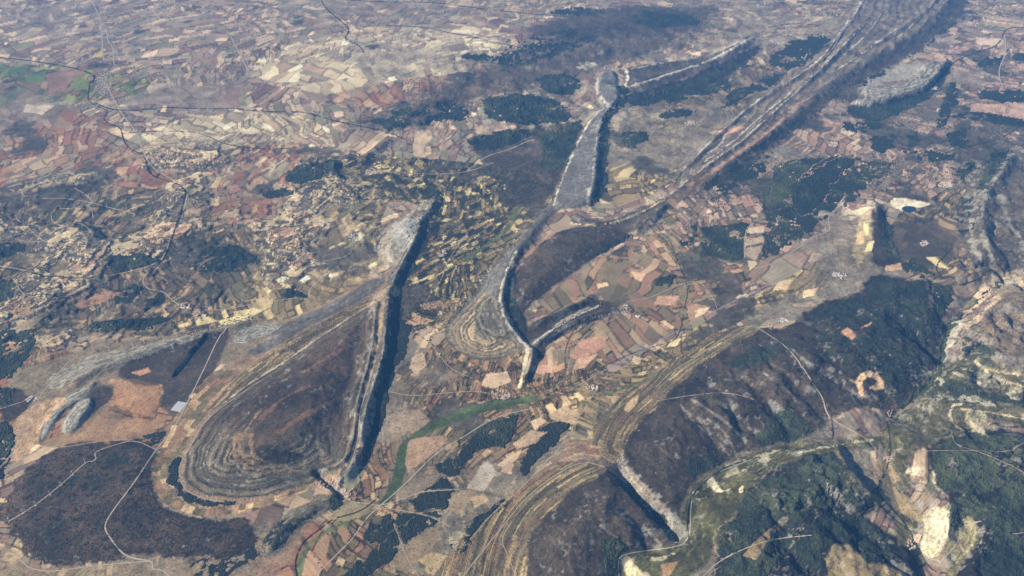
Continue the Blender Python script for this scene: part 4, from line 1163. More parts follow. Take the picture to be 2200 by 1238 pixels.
# ------------------------------------------------------------------ woods
WOODS = [
    # name, label, polygon, height, tone(0 dark blue-green .. 1 olive), openness
    ('wood', 'crescent of dark trees hugging the foot of the triangular hill', '378,985 388,990 378,1020 388,1052 420,1070 470,1078 508,1076 505,1088 450,1090 400,1080 366,1052 358,1015 364,995', 12, .0, 0),
    ('wood', 'broad dark scrub wood on the low plateau at bottom left', '60,1000 110,975 200,962 290,945 320,965 310,1010 270,1050 200,1090 130,1110 60,1120 20,1130 40,1060', 7, .1, .74),
    ('wood', 'patchy dark scrub wood between the straight track and bottom left corner', '40,1140 130,1110 220,1080 260,1100 260,1150 250,1190 150,1205 70,1195', 6, .1, .86),
    ('wood', 'dark scrub wood beyond the straight track below the terraced fields', '270,1075 330,1060 345,1090 420,1112 530,1125 550,1150 520,1190 440,1190 330,1185 280,1160', 7, .1, .80),
    ('wood', 'dark triangular copse where the straight track meets the winding one', '300,932 362,925 350,955 330,962', 9, .0, .1),
    ('wood', 'black pine wood cut by the left edge near the small reservoir track', '-60,905 10,905 26,930 22,990 5,1030 -60,1040', 14, .0, 0),
    ('wood', 'green-black wood at the left edge above the farm track', '-60,712 30,712 76,712 70,745 55,775 30,800 20,815 -60,830', 11, .15, .22),
    ('wood', 'dark wood left of the mesas near the left edge', '-60,830 28,835 20,870 -60,880', 10, .1, .3),
    ('wood', 'long dark wood along the slope below the mesa road', '190,702 250,687 330,681 372,688 330,702 270,710 220,720 192,718', 12, .0, .05),
    ('wood', 'narrow dark wood just below the long one on the slope', '270,705 310,695 330,702 300,712 268,712', 11, .0, .1),
    ('wood', 'dark pine wood beside the road at the river junction', '225,556 246,548 290,546 330,562 312,578 258,586 240,575', 13, .0, .0),
    ('wood', 'small dark wood wrapped by a looping track in the mesas', '172,490 200,484 214,490 224,516 205,522 188,505', 12, .0, .05),
    ('wood', 'dark wood at the left edge below the mesa turbines', '-60,520 30,522 54,528 52,545 20,556 -60,552', 12, .0, .1),
    ('wood', 'dark thicket at the left edge under the river bend', '-60,592 28,600 32,625 20,650 -60,655', 10, .1, .2),
    ('wood', 'dark ragged wood on the slope right of the river junction', '412,560 450,530 520,530 560,560 520,580 460,590 420,585', 9, .05, .42),
    ('wood', 'dark wood on a knoll near the road bend', '240,630 290,610 310,622 280,650 245,655', 9, .05, .35),
    ('wood', 'dark wood crossing the purple heath by the road bend', '300,650 345,630 360,650 330,660', 8, .05, .2),
    ('wood', 'dark wood left of the sharp little peak in the red fields', '604,388 618,362 650,352 700,352 696,372 690,388 650,396', 11, .0, .08),
    ('wood', 'dark wood on the sharp little peak above the scattered fields', '698,344 716,342 724,360 732,378 715,386 704,368', 11, .0, .1),
    ('wood', 'dark wood below the knoll among red and tan fields', '553,424 565,408 604,404 640,416 612,426 575,432', 11, .0, .1),
    ('wood', 'dark arrow-shaped wood on the small purple hill', '604,655 618,625 640,622 662,635 660,645 632,640', 11, .0, .1),
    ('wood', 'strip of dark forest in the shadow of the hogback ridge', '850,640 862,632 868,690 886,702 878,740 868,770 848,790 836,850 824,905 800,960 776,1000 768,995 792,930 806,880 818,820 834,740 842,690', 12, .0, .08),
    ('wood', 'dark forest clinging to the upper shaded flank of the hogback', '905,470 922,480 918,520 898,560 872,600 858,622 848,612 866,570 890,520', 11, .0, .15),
    ('wood', 'narrow dark wood on the shaded side of the far hogback end', '935,430 950,440 946,462 925,480 912,480 925,452', 10, .0, .1),
    ('wood', 'dark block of pines with a straight right edge beside the stream valley', '968,1000 1000,960 1042,915 1110,888 1106,935 1080,960 1030,975 990,1005', 14, .05, .04),
    ('wood', 'dark slanting pine block on the near side of the straight valley road', '1105,1012 1132,960 1175,910 1226,915 1190,960 1140,1010 1118,1022', 14, .05, .0),
    ('wood', 'ragged dark wood between the strip fields and the big grey field', '880,1080 910,1050 960,1030 975,1060 962,1100 940,1100 905,1105', 11, .05, .25),
    ('wood', 'dark wood around the small clearings at the bottom centre', '770,1225 800,1190 850,1135 905,1105 960,1110 930,1130 870,1170 850,1200 800,1238', 11, .05, .42),
    ('wood', 'band of dark trees below the hedged plots', '960,1175 1000,1140 1060,1080 1082,1062 1086,1080 1040,1130 985,1190', 11, .1, .25),
    ('wood', 'dark leafy patch on the bottom edge among small plots', '735,1238 770,1205 800,1235 790,1300 720,1300', 11, .1, .2),
    ('wood', 'dark grove between the valley road and the grey strip field', '800,1110 850,1100 900,1105 890,1130 850,1140 830,1165 800,1180 780,1160', 10, .05, .42),
    ('wood', 'ragged dark trees along the valley road', '930,1000 965,985 1000,1005 975,1030 945,1022', 10, .05, .3),
    ('wood', 'thin dark grove beside the gorge mouth village', '700,1075 720,1068 735,1085 722,1105 705,1100', 9, .1, .3),
    ('wood', 'dark trees on the low ridge left of the hedged plots', '560,1160 600,1120 650,1105 690,1085 700,1095 650,1130 600,1180 570,1200', 8, .05, .72),
    ('wood', 'dark wood on the bottom edge left of the low ridge', '410,1200 470,1190 540,1165 560,1190 500,1238 480,1290 420,1290', 9, .1, .62),
    ('wood', 'blue forest left of the far end of the layered ridge', '1640,135 1690,90 1760,72 1785,85 1765,115 1740,140 1690,152', 11, .0, .25),
    ('wood', 'blue forest along the left foot of the layered ridge', '1560,205 1640,165 1690,155 1680,175 1620,205 1570,235 1540,235', 11, .0, .3),
    ('wood', 'dark forest strips above the right road bend', '2040,255 2100,235 2180,250 2220,262 2200,275 2110,262', 11, .0, .3),
    ('wood', 'dark forest on the folded slopes at the right edge', '2140,330 2175,320 2150,365 2110,415 2095,420 2110,375', 11, .1, .15),
    ('wood', 'scattered dark forest below the right plain village', '2060,420 2090,420 2085,500 2060,520 2050,470', 10, .05, .4),
    ('wood', 'blue forest on the far plain right of the layered ridge', '2090,130 2150,120 2160,140 2110,150', 11, .0, .3),
    ('wood', 'dark forest under the pale mesa road', '1930,320 1990,330 2060,325 2050,345 1980,350', 10, .05, .4),
    ('wood', 'blue-dark forest below the far quarry village', '1152,168 1200,160 1238,166 1245,186 1222,210 1168,202 1156,185', 12, .0, .08),
    ('wood', 'largest blue-dark forest left of the S-shaped ridge', '1046,212 1130,200 1192,214 1238,258 1186,271 1092,266 1050,256 1036,236', 13, .0, .05),
    ('wood', 'long dark forest strip below the largest one', '1004,302 1060,282 1132,276 1142,292 1082,316 1022,326', 12, .0, .05),
    ('wood', 'dull green wood on the slope left of the pale rim', '1162,285 1222,272 1258,256 1240,300 1216,360 1190,372 1156,362 1166,320', 10, .35, .12),
    ('wood', 'broken dark wood on the ribbed hills far left of the S-shaped ridge', '790,258 868,232 958,214 1012,234 992,260 902,272 832,282', 10, .0, .35),
    ('wood', 'dark far wood below the pale plain', '980,122 1010,112 1066,120 1070,132 1020,132', 10, .0, .2),
    ('wood', 'dark scrub forest over the far left side hills', '1100,95 1180,70 1250,60 1290,80 1230,110 1150,140 1080,150 1060,130', 9, .0, .5),
    ('wood', 'far dark forest along the upper skyline ridge', '1180,28 1240,18 1310,24 1290,34 1210,36', 10, .0, .2),
    ('wood', 'blue scrub forest on the farthest ridge', '1340,30 1420,25 1500,40 1500,60 1420,62 1360,48', 9, .0, .4),
    ('wood', 'dark forest under the shaded side of the distant hogback', '1342,205 1425,190 1520,156 1600,116 1630,100 1600,140 1540,170 1450,200 1400,222 1350,230', 11, .0, .25),
    ('wood', 'dark forest below the cliff notch of the far ridge', '1322,180 1345,190 1350,210 1335,232 1318,222 1330,205', 11, .0, .1),
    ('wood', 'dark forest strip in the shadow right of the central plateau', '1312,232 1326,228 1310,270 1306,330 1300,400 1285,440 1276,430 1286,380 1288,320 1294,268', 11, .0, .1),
    ('wood', 'oval dark wood inside the central basin', '1330,300 1350,285 1385,282 1392,300 1370,318 1340,322', 11, .0, .15),
    ('wood', 'dark wood across the upper basin slope', '1402,245 1450,235 1500,240 1480,252 1420,256', 10, .0, .15),
    ('wood', 'scattered dark trees over the basin between the two ridges', '1420,200 1480,180 1560,170 1580,190 1500,210 1440,225', 10, .0, .45),
    ('wood', 'dark forest triangle on the end slope of the cupped hill', '1276,542 1290,525 1350,504 1362,504 1330,525 1288,550', 11, .0, .05),
    ('wood', 'dark wood inside the horseshoe cliff of the S-shaped ridge', '1098,600 1112,570 1108,640 1124,690 1136,712 1128,722 1104,690 1092,650', 9, .0, .35),
    ('wood', 'small dark kidney-shaped wood among pink fields', '1410,612 1420,600 1438,588 1456,584 1456,604 1436,616 1412,620', 12, .0, .05),
    ('wood', 'dark forest slope under the layered ridge, nearest part', '1480,410 1560,362 1640,305 1650,318 1570,388 1520,412', 10, .0, .5),
    ('wood', 'dark forest slope under the layered ridge, middle part', '1650,300 1740,240 1805,190 1812,202 1750,250 1668,318', 10, .0, .5),
    ('wood', 'dark forest slope under the layered ridge, farthest part', '1830,180 1920,138 2000,85 2062,30 2084,-5 2070,40 2000,100 1920,150 1850,190', 10, .0, .45),
    ('wood', 'large deep blue pine forest on the right plain', '1692,402 1742,366 1792,338 1832,344 1830,362 1782,402 1764,442 1748,462 1722,468 1704,448', 14, .0, .03),
    ('wood', 'paler green forest left of the deep blue one', '1640,420 1655,365 1690,345 1780,334 1740,362 1692,400 1700,440 1660,462', 9, .4, .12),
    ('wood', 'mixed green forest filling the ground between the right plain forests', '1655,380 1690,345 1790,334 1840,345 1935,354 1852,416 1785,468 1735,500 1690,530 1648,552 1636,520 1642,460', 10, .2, .3),
    ('wood', 'tapering dark forest pointing right beyond the blue one', '1836,362 1880,356 1926,356 1892,378 1850,414 1806,422 1792,402', 14, .0, .03),
    ('wood', 'dark square forest beside the pale strip field', '1500,492 1562,482 1620,478 1608,520 1596,562 1550,556 1506,546', 13, .0, .06),
    ('wood', 'dark forest right of the pale strip field', '1662,472 1722,470 1746,482 1702,512 1672,546 1640,556 1632,538', 13, .0, .12),
    ('wood', 'small dark wood left of the square forest', '1455,525 1480,490 1500,478 1498,500 1480,525', 11, .0, .2),
    ('wood', 'scattered dark groves below the layered ridge', '1530,400 1600,350 1660,330 1640,370 1580,410 1550,420', 11, .0, .45),
    ('wood', 'dark wooded skirt under the pale mesa', '1828,228 1874,228 1946,208 1996,190 2024,158 2044,136 2036,166 2010,200 1930,246 1880,262 1815,246', 11, .0, .06),
    ('wood', 'dark wood trailing below the mesa skirt', '1800,260 1880,262 1900,272 1850,290 1800,280', 10, .0, .45),
    ('wood', 'dark wood along the ravine right of the mesa', '2020,230 2040,180 2060,180 2050,230 2030,270 2000,275', 11, .0, .12),
    ('wood', 'dark blocky wood by the right edge under the pale strip', '2100,190 2140,195 2205,195 2260,180 2260,230 2150,222 2110,212', 11, .0, .2),
    ('wood', 'dark wood at the upper right edge', '2165,120 2210,115 2260,115 2260,130 2180,132', 11, .0, .05),
    ('wood', 'dark wood lump right of the knolls', '2030,290 2080,270 2076,320 2040,315', 10, .0, .25),
    ('wood', 'dark small forest under the hollow field', '1865,295 1910,290 1925,318 1900,332 1870,318', 11, .0, .2),
    ('wood', 'dark round wood under the pale field cluster', '1938,290 1965,280 1972,315 1950,320', 11, .0, .15),
    ('wood', 'dark trees along the right plain roads', '2050,360 2090,345 2100,360 2070,385 2050,380', 11, .0, .25),
    ('wood', 'dark forest on the shaded side of the golden terraces', '1884,440 1902,450 1918,520 1936,560 1906,558 1892,520', 11, .1, .1),
    ('wood', 'scattered dark trees around the fields under the golden terraces', '1900,570 1960,550 2010,590 2000,640 1985,600', 9, .1, .45),
    ('wood', 'dark forest over the flat top of the big dome', '1862,610 1890,598 1960,608 1988,606 1992,650 2004,700 1990,742 1940,735 1890,700 1858,660', 8, .05, .25),
    ('wood', 'dark green forest falling from the dome to the gorge', '1996,606 2040,618 2046,650 2030,690 2022,704 2004,660', 11, .2, .05),
    ('wood', 'dark forest across the middle of the big dome', '1735,668 1850,632 1930,740 2006,745 1990,800 1900,830 1820,790 1750,735', 7, .05, .42),
    ('wood', 'dark patch on the dome by the pale road', '1560,782 1600,752 1660,730 1720,735 1660,770 1590,800', 8, .05, .35),
    ('wood', 'dark forest in the gullies below the dome', '1620,950 1650,900 1700,880 1760,930 1700,955 1650,962', 10, .1, .2),
    ('wood', 'dark forest pocket in the dome foot by the winding road', '1478,985 1500,978 1530,975 1560,985 1520,1012 1490,1030 1476,1010', 10, .1, .15),
    ('wood', 'dark wood hugging the gorge wall of the smaller dome', '1305,1015 1335,1030 1380,1075 1430,1110 1445,1150 1425,1140 1385,1100 1340,1060', 9, .05, .2),
    ('wood', 'dark wood in the hollow at the foot of the smaller dome', '1285,1160 1330,1150 1350,1180 1330,1195 1330,1240 1300,1230', 9, .15, .15),
    ('wood', 'dense dark forest covering the wooded hill, lower left part', '1545,1165 1592,1085 1640,1028 1720,1020 1740,1100 1700,1180 1640,1240 1540,1240', 10, .12, .12),
    ('wood', 'dense dark forest on the crown of the wooded hill', '1680,1000 1780,970 1830,1020 1870,1070 1840,1090 1760,1090 1700,1040', 8, .25, .35),
    ('wood', 'dense dark forest on the lower right slope of the wooded hill', '1700,1180 1760,1100 1850,1105 1900,1145 1930,1190 1860,1205 1800,1165 1770,1180 1760,1240 1690,1240', 10, .12, .12),
    ('wood', 'dark forest in the lower right corner', '2060,1090 2110,1080 2200,1020 2270,1030 2270,1280 2110,1280 2110,1200 2125,1140', 10, .15, .12),
    ('wood', 'dark forest on the far side of the bare spur', '2042,1075 2100,1060 2105,1085 2070,1110 2040,1140 2036,1120', 10, .12, .1),
    ('wood', 'green forest between the dirt tracks on the right', '2005,960 2080,930 2200,940 2270,950 2270,1010 2120,1060 2030,1060 2005,1020', 9, .3, .18),
    ('wood', 'green wood lining the gorge river', '2020,720 2050,690 2110,640 2150,600 2150,612 2080,670 2030,740 2025,790 1990,850 1930,880 1900,890 1960,850 2010,790', 10, .3, .2),
    ('wood', 'green wood around the gorge loops on the right', '1990,810 2060,820 2120,850 2200,850 2260,870 2260,880 2150,868 2050,862 1985,850', 9, .3, .35),
    ('wood', 'green wood by the terraces at the right edge', '2060,720 2110,740 2150,770 2120,790 2070,770', 9, .35, .4),
    ('wood', 'green trees in the valley below the village', '1930,1100 1950,1120 1970,1165 1990,1200 1975,1205 1945,1160', 9, .3, .2),
]
CANOPY = np.array([(.022, .029, .023), (.085, .098, .045)])
wi = 0
FRX, FRY = [], []
for nm, lb, s_, hh, tone, op in WOODS:
    p = dense(P(s_), 0, 0, True)
    i = bbox_idx(p, 260)
    # the outline is traced on the flat map: move it to where the ground really stands
    kz = 1.0 / np.maximum(1 - H[i] / CAM_H, .5)
    fw = np.clip(Y[i] / 12000, .8, 2.4)
    wx = fw * (95 * WX[i] + 60 * WX2[i])
    wy = fw * (130 * WY[i] + 90 * WY2[i])
    sd = poly_sd(X[i] * kz + wx, Y[i] * kz + wy, p)
    rag = np.clip(0.0016 * (Y[i] + 6000), 16, 60)
    gap = 0.62 * N_SM[i] + 0.55 * N_HI[i] + 0.15 * N_MID[i]
    m = (sd + rag * (1.2 * N_SM[i] + 1.6 * N_HI[i] + .8 * N_PX[i]) > 0)
    m &= (gap < (0.50 - 0.85 * op)) & ~CLEAR[i]
    full = np.zeros(N, bool)
    full[i[m]] = True
    full &= ~WOODMASK
    cidx = np.nonzero(full)[0]
    j, c = np.divmod(cidx, NCC)
    ok = (j < NR - 2) & (c < NCC - 2) & (j > 1) & (c > 1)
    cidx = cidx[ok]
    if len(cidx) < 6:
        print('empty wood', lb)
        continue
    WOODMASK[cidx] = True
    quads = np.stack([cidx, cidx + 1, cidx + NCC + 1, cidx + NCC], 1)
    vs, inv = np.unique(quads, return_inverse=True)
    cnt = np.bincount(inv.ravel(), minlength=len(vs))
    inner = cnt == 4
    pos = V[vs].copy()
    jit = rng.random((len(vs), 3)) - .5
    cw = np.clip((Y[vs] * CD + CAM_H * SD) * 2 * U_IN / NC, 4, 60)
    pos[:, 0] += jit[:, 0] * cw * .7
    pos[:, 1] += jit[:, 1] * cw * 1.0
    pos[:, 2] += np.where(inner, hh * (.75 + 1.0 * jit[:, 2]) + 6 * N_HI[vs] + 8 * N_SM[vs], -.5)
    tn = np.clip(tone + .75 * N_SM[vs] + .5 * N_MID[vs] + .35 * N_HI[vs] + .3 * jit[:, 2], 0, 1)[:, None]
    cc = (CANOPY[0] * (1 - tn) + CANOPY[1] * tn) * (1 + .5 * jit[:, :1])
    mesh_obj('wood', pos, inv.reshape(-1, 4), M_WOOD, None, False, cc, 'stuff', lb, 'wood', 'woods and copses')
    wi += 1
    edge = vs[cnt < 4]
    near_ = rng.choice(edge, min(len(edge), 450))
    cwn = np.clip((Y[near_] * CD + CAM_H * SD) * 2 * U_IN / NC, 4, 60)
    FRX.append(X[near_] + rng.normal(0, 1.0, len(near_)) * cwn * 1.6)
    FRY.append(Y[near_] + rng.normal(0, 1.0, len(near_)) * cwn * 3.0)

# fields that show largest become pieces of the ground
fk = PARKEY[CELL]
okf = vis & (OWN == 0) & (FARM[CELL] > .55) & ~WOODMASK[CELL]
uk, inv, cnt = np.unique(fk[okf], return_inverse=True, return_counts=True)
nf = 295 - len(FIELD_IDS)
top = np.argsort(-cnt)[:nf]
rank = np.full(len(uk), -1)
rank[top] = np.arange(len(top))
sel = np.nonzero(okf)[0]
rk = rank[inv]
OWN[sel[rk >= 0]] = NH + 1 + len(FIELD_IDS) + rk[rk >= 0]
print('fields', len(FIELD_IDS), '+', len(top), 'sizes', cnt[top[0]], cnt[top[-1]])

order = np.argsort(OWN, kind='stable')
so_ = OWN[order]
starts = np.searchsorted(so_, np.arange(so_[-1] + 2))
SPK = np.clip((1 - FARM) * .75 + .10, 0, 1) * (1 - .5 * sst(18000, 30000, Y))
GROUND = None
for k in range(so_[-1] + 1):
    cl = order[starts[k]:starts[k + 1]]
    if len(cl) == 0:
        continue
    q = QUAD[cl]
    vs, inv = np.unique(q, return_inverse=True)
    cc = np.hstack([C[vs], SPK[vs, None]])
    if k == 0:
        GROUND = mesh_obj('ground', V[vs], inv.reshape(-1, 4), M_LAND, None, True, cc, 'structure', 'patchwork of tan, red and grey farmland, heath and valleys', 'ground')
    elif k <= NH:
        nm, _, _, lb = HILLS[k - 1]
        mesh_obj(nm, V[vs], inv.reshape(-1, 4), M_LAND, None, True, cc, 'structure', lb, 'hill' if nm != 'ridge' else 'ridge')
    else:
        med = np.median(cc, 0)
        cc = cc * .75 + med * .25
        mesh_obj('field', V[vs], inv.reshape(-1, 4), M_FIELD, GROUND, True, cc)


# ------------------------------------------------------------------ roads and tracks
def ribbon(name, s, w, mat, label, z=0):
    p = dense(P(s, z), 30, 2)
    # traced on the flat map: pull each point to where the ground under it really stands
    for _ in range(3):
        zz = zat(p[:, 0], p[:, 1])
        base = dense(P(s, 0), 30, 2)
        t = np.linspace(0, 1, len(p))
        tb = np.linspace(0, 1, len(base))
        bx_ = np.interp(t, tb, base[:, 0])
        by_ = np.interp(t, tb, base[:, 1])
        p = np.stack([bx_ * (1 - zz / CAM_H), by_ * (1 - zz / CAM_H)], 1)
    d = np.gradient(p, axis=0)
    d /= np.maximum(np.hypot(d[:, 0], d[:, 1])[:, None], 1e-6)
    n = np.stack([-d[:, 1], d[:, 0]], 1)
    far = np.clip(p[:, 1] / 12000, .8, 3)[:, None]
    ww = 1.3 * w * np.clip(far, .9, 2.0) * (1 + .25 * np.sin(np.arange(len(p)) * .7)[:, None] * .5)
    a, b = p + n * ww / 2, p - n * ww / 2
    za, zb, zc = zat(*a.T), zat(*b.T), zat(*p.T)
    off = 2.2 * far[:, 0]
    A = np.column_stack([a, np.maximum(za, zc - 1) + off])
    B = np.column_stack([b, np.maximum(zb, zc - 1) + off])
    Mi = np.column_stack([p, np.maximum(zc, (za + zb) / 2) + off * 1.1])
    vv = np.stack([A, Mi, B], 1).reshape(-1, 3)
    k = np.arange(len(p) - 1) * 3
    f = np.vstack([np.stack([k, k + 3, k + 4, k + 1], 1), np.stack([k + 1, k + 4, k + 5, k + 2], 1)])
    return mesh_obj(name, vv, f[:, ::-1], mat, None, True, None, 'structure', label, 'road')


for nm, w, m, lb, s_ in ROADS:
    ribbon(nm, s_, w, m, lb)


# ------------------------------------------------------------------ tree crowns (stuff)
def crowns(name, x, y, rad, hgt, label, cat, tone=.1, sink=1.0):
    n = len(x)
    if n == 0:
        return
    z = zat(x, y)
    ang = rng.random(n) * 6.28
    base = np.arange(5) * 2 * math.pi / 5
    a = ang[:, None] + base[None]
    rr = rad[:, None] * (.8 + .4 * rng.random((n, 5)))
    ring = np.stack([x[:, None] + rr * np.cos(a), y[:, None] + rr * np.sin(a), (z + hgt * (.42 + .1 * rng.random(n)))[:, None] + 0 * a], 2)
    topv = np.stack([x + rad * .3 * (rng.random(n) - .5), y + rad * .3 * (rng.random(n) - .5), z + hgt], 1)[:, None]
    bot = np.stack([x, y, z - sink], 1)[:, None]
    vv = np.concatenate([ring, topv, bot], 1).reshape(-1, 3)
    k = np.arange(n)[:, None] * 7
    f = []
    for q in range(5):
        r_ = (q + 1) % 5
        f.append(np.concatenate([k + q, k + r_, k + 5], 1))
        f.append(np.concatenate([k + r_, k + q, k + 6], 1))
    f = np.stack(f, 1).reshape(-1, 3)
    tn = np.clip(tone + .3 * (rng.random(n) - .5), 0, 1)[:, None]
    cc = (CANOPY[0] * (1 - tn) + CANOPY[1] * tn) * (.75 + .5 * rng.random((n, 1)))
    mesh_obj(name, vv, f, M_WOOD, None, False, np.repeat(cc, 7, 0), 'stuff', label, cat)


fx, fy = np.concatenate(FRX), np.concatenate(FRY)
fr = (3.5 + 5 * rng.random(len(fx)) ** 2) * np.clip(fy / 12000, .8, 2.2) ** .8
crowns('scattered_trees', fx, fy, fr, fr * 1.4, 'single trees scattered around the edges of the woods', 'trees', .1)


def along(s, gap, width):
    base = dense(P(s), gap, 2)
    for_z = zat(*base.T)
    p = base * (1 - for_z / CAM_H)[:, None]
    rep = 3
    p = np.repeat(p, rep, 0)
    p = p + (rng.random(p.shape) - .5) * width * (0.5 + 1.0 * np.abs(vnoise(p[:, 0] / 160, p[:, 1] / 160, 5))[:, None])
    keep = (rng.random(len(p)) < .8) & (vnoise(p[:, 0] / 90, p[:, 1] / 90, 8) > -.28)
    return p[keep]


RIVERS = [
    ('dark line of trees along the far river left of the far town', '-40,120 40,128 100,136 150,145 190,155 205,165 198,178', 1.6),
    ('winding tree-lined river from the far town down the left country', '195,175 190,195 188,215 200,225 225,235 232,240 225,250 222,258 240,268 260,275 262,290 268,308 280,322 300,329 312,335 313,350 320,372 335,382 365,390 385,397 398,410 397,420 393,440 385,465 378,490 365,520 357,545 350,560', 1.15),
    ('level tree-lined river right of the far town', '205,222 235,235 260,238 320,236 350,231 400,233 450,235 500,233 530,238 600,241 650,240 700,255 740,265 790,275 830,282 870,300', 1.5),
    ('thin tree line of the stream in the far pale fields', '262,287 330,282 420,283 450,295 480,310 560,322 640,318', .8),
    ('short tree line dropping from the far stream', '480,310 468,322 470,338', 1.0),
    ('far tree-lined river along the top of the picture', '730,0 830,5 930,5 1000,15 1060,22 1160,32 1240,38', 1.5),
    ('far tree line with hamlets in the pale plain', '830,55 910,58 970,72 1010,78 1060,92 1130,104', 1.1),
    ('short crooked tree line near the far hamlet', '690,0 700,20 745,55 750,70 738,85 770,95 785,118', 1.1),
    ('tree line along the left river road', '345,560 320,568 258,588 190,597 100,596 50,585 0,576', 1.1),
    ('tree line round the left mesa foot', '152,640 100,632 58,636 42,618 40,604', .9),
    ('leafy stream winding to the bottom edge by the red fields', '640,1245 632,1215 640,1185 655,1160 690,1135 715,1115 745,1108 775,1098 800,1080 812,1068', 1.2),
    ('stream trees through the middle of the golden valley', '1170,850 1240,820 1275,800 1330,770 1400,745 1450,735 1465,700 1470,660 1480,620 1455,560 1440,520', .5),
    ('hedge trees at the edge of the pink fields', '1215,800 1212,760 1225,720 1240,700', .4),
    ('trees along the lower right valley stream', '1905,905 1915,960 1905,1010 1880,1050 1910,1090 1950,1130 1970,1180 2000,1225 2040,1260', 1.3),
    ('trees along the gorge road stream', '1480,1160 1474,1110 1486,1060 1530,1020 1580,995 1640,980', .9),
    ('right gorge river trees among fields', '2040,540 2000,580 2060,620 2120,590 2160,560', 1.1),
    ('far right stream trees', '2200,60 2160,60 2150,90 2130,105 2060,125 2030,150', 1.2),
    ('far right stream trees by the road bend', '2195,270 2150,300 2060,318 2030,330', 1.1),
    ('top right tree line', '1650,60 1700,50 1760,55', 1.0),
    ('tree line along the field edge near the purple heath', '470,540 520,545 560,520', .9),
]
for lb, s_, k in RIVERS:
    p0 = P(s_)
    farf = np.clip(p0[:, 1].mean() / 12000, .8, 2.2)
    k *= .8
    p = along(s_, 14 * farf, 24 * k * farf)
    n = len(p)
    crowns('riverside_trees', p[:, 0], p[:, 1], (6 + 4 * rng.random(n)) * farf ** .8 * min(1.3, k ** .5), (9 + 6 * rng.random(n)) * farf ** .5, lb, 'trees', .12)


def scatter_on(name, label, s, n, r0, r1, h, z=0, cond=None, tone=.1, cat='bushes'):
    p = dense(P(s, z), 0, 1, True)
    i = bbox_idx(p, 0)
    i = i[inside(X[i], Y[i], p)]
    if cond is not None:
        i = i[cond(i)]
    if len(i) == 0:
        return
    i = rng.choice(i, n)
    cw = (Y[i] * CD + CAM_H * SD) * 2 * U_IN / NC
    x = X[i] + (rng.random(n) - .5) * cw
    y = Y[i] + (rng.random(n) - .5) * cw * 2.2
    rr = r0 + (r1 - r0) * rng.random(n) ** 2
    crowns(name, x, y, rr, rr * h, label, cat, tone)


scatter_on('scrub', 'dark bushes dotted over the bottom left plateau', BLP, 4200, 4, 9, 1.1, 40, lambda i: N_SM[i] + .6 * N_HI[i] > -.05)
scatter_on('scrub', 'rows of dark bushes on the benches of the triangular hill', TRI, 2600, 3.5, 8, 1.1, 60, lambda i: (SLOPE[i] > .18) & (N_HI[i] > -.05))
scatter_on('scrub', 'dark bushes over the big heath dome', D1, 4200, 4, 9, 1.0, 90, lambda i: N_SM[i] + .5 * N_HI[i] > .02)
scatter_on('scrub', 'bushes along the valley hedges', '850,700 1120,690 1320,780 1280,900 1150,1010 950,1240 600,1300 560,1238 760,1080 840,900', 3600, 4, 9, 1.2, 0, lambda i: (EDGE[i] < 14) & (FARM[i] > .5), cat='hedge trees')
scatter_on('scrub', 'hedges and thickets of the scattered plots right of the hogback', '880,430 1020,400 1190,380 1190,460 1080,560 1000,660 900,760 870,650', 7000, 6, 14, 1.0, 0, lambda i: (EDGE[i] < 26) | (N_MID[i] > .18), cat='hedge trees')
scatter_on('scrub', 'thickets between the small fields below the red hills', '600,330 800,330 1100,360 1190,400 1000,440 860,430 700,440', 6000, 8, 18, .8, 0, lambda i: (N_SM[i] > .05), cat='thickets')
scatter_on('scrub', 'dark bushes in the mesa country on the left', '-80,420 330,380 640,440 700,600 560,690 330,740 -80,800', 6500, 6, 14, .9, 0, lambda i: (SLOPE[i] > .14) & (N_SM[i] > -.1), cat='bushes')
scatter_on('scrub', 'dark bushes on the gorge slopes at the right', '2000,780 2100,650 2200,560 2200,940 2000,900', 3000, 5, 11, 1.0, 0, lambda i: SLOPE[i] > .08)
scatter_on('scrub', 'dark groves over the far right plain', '1500,420 1700,290 1900,250 2200,180 2200,400 1900,400 1700,480 1560,470', 6000, 8, 18, .7, 0, lambda i: N_SM[i] + .5 * N_MID[i] > .16, cat='groves')


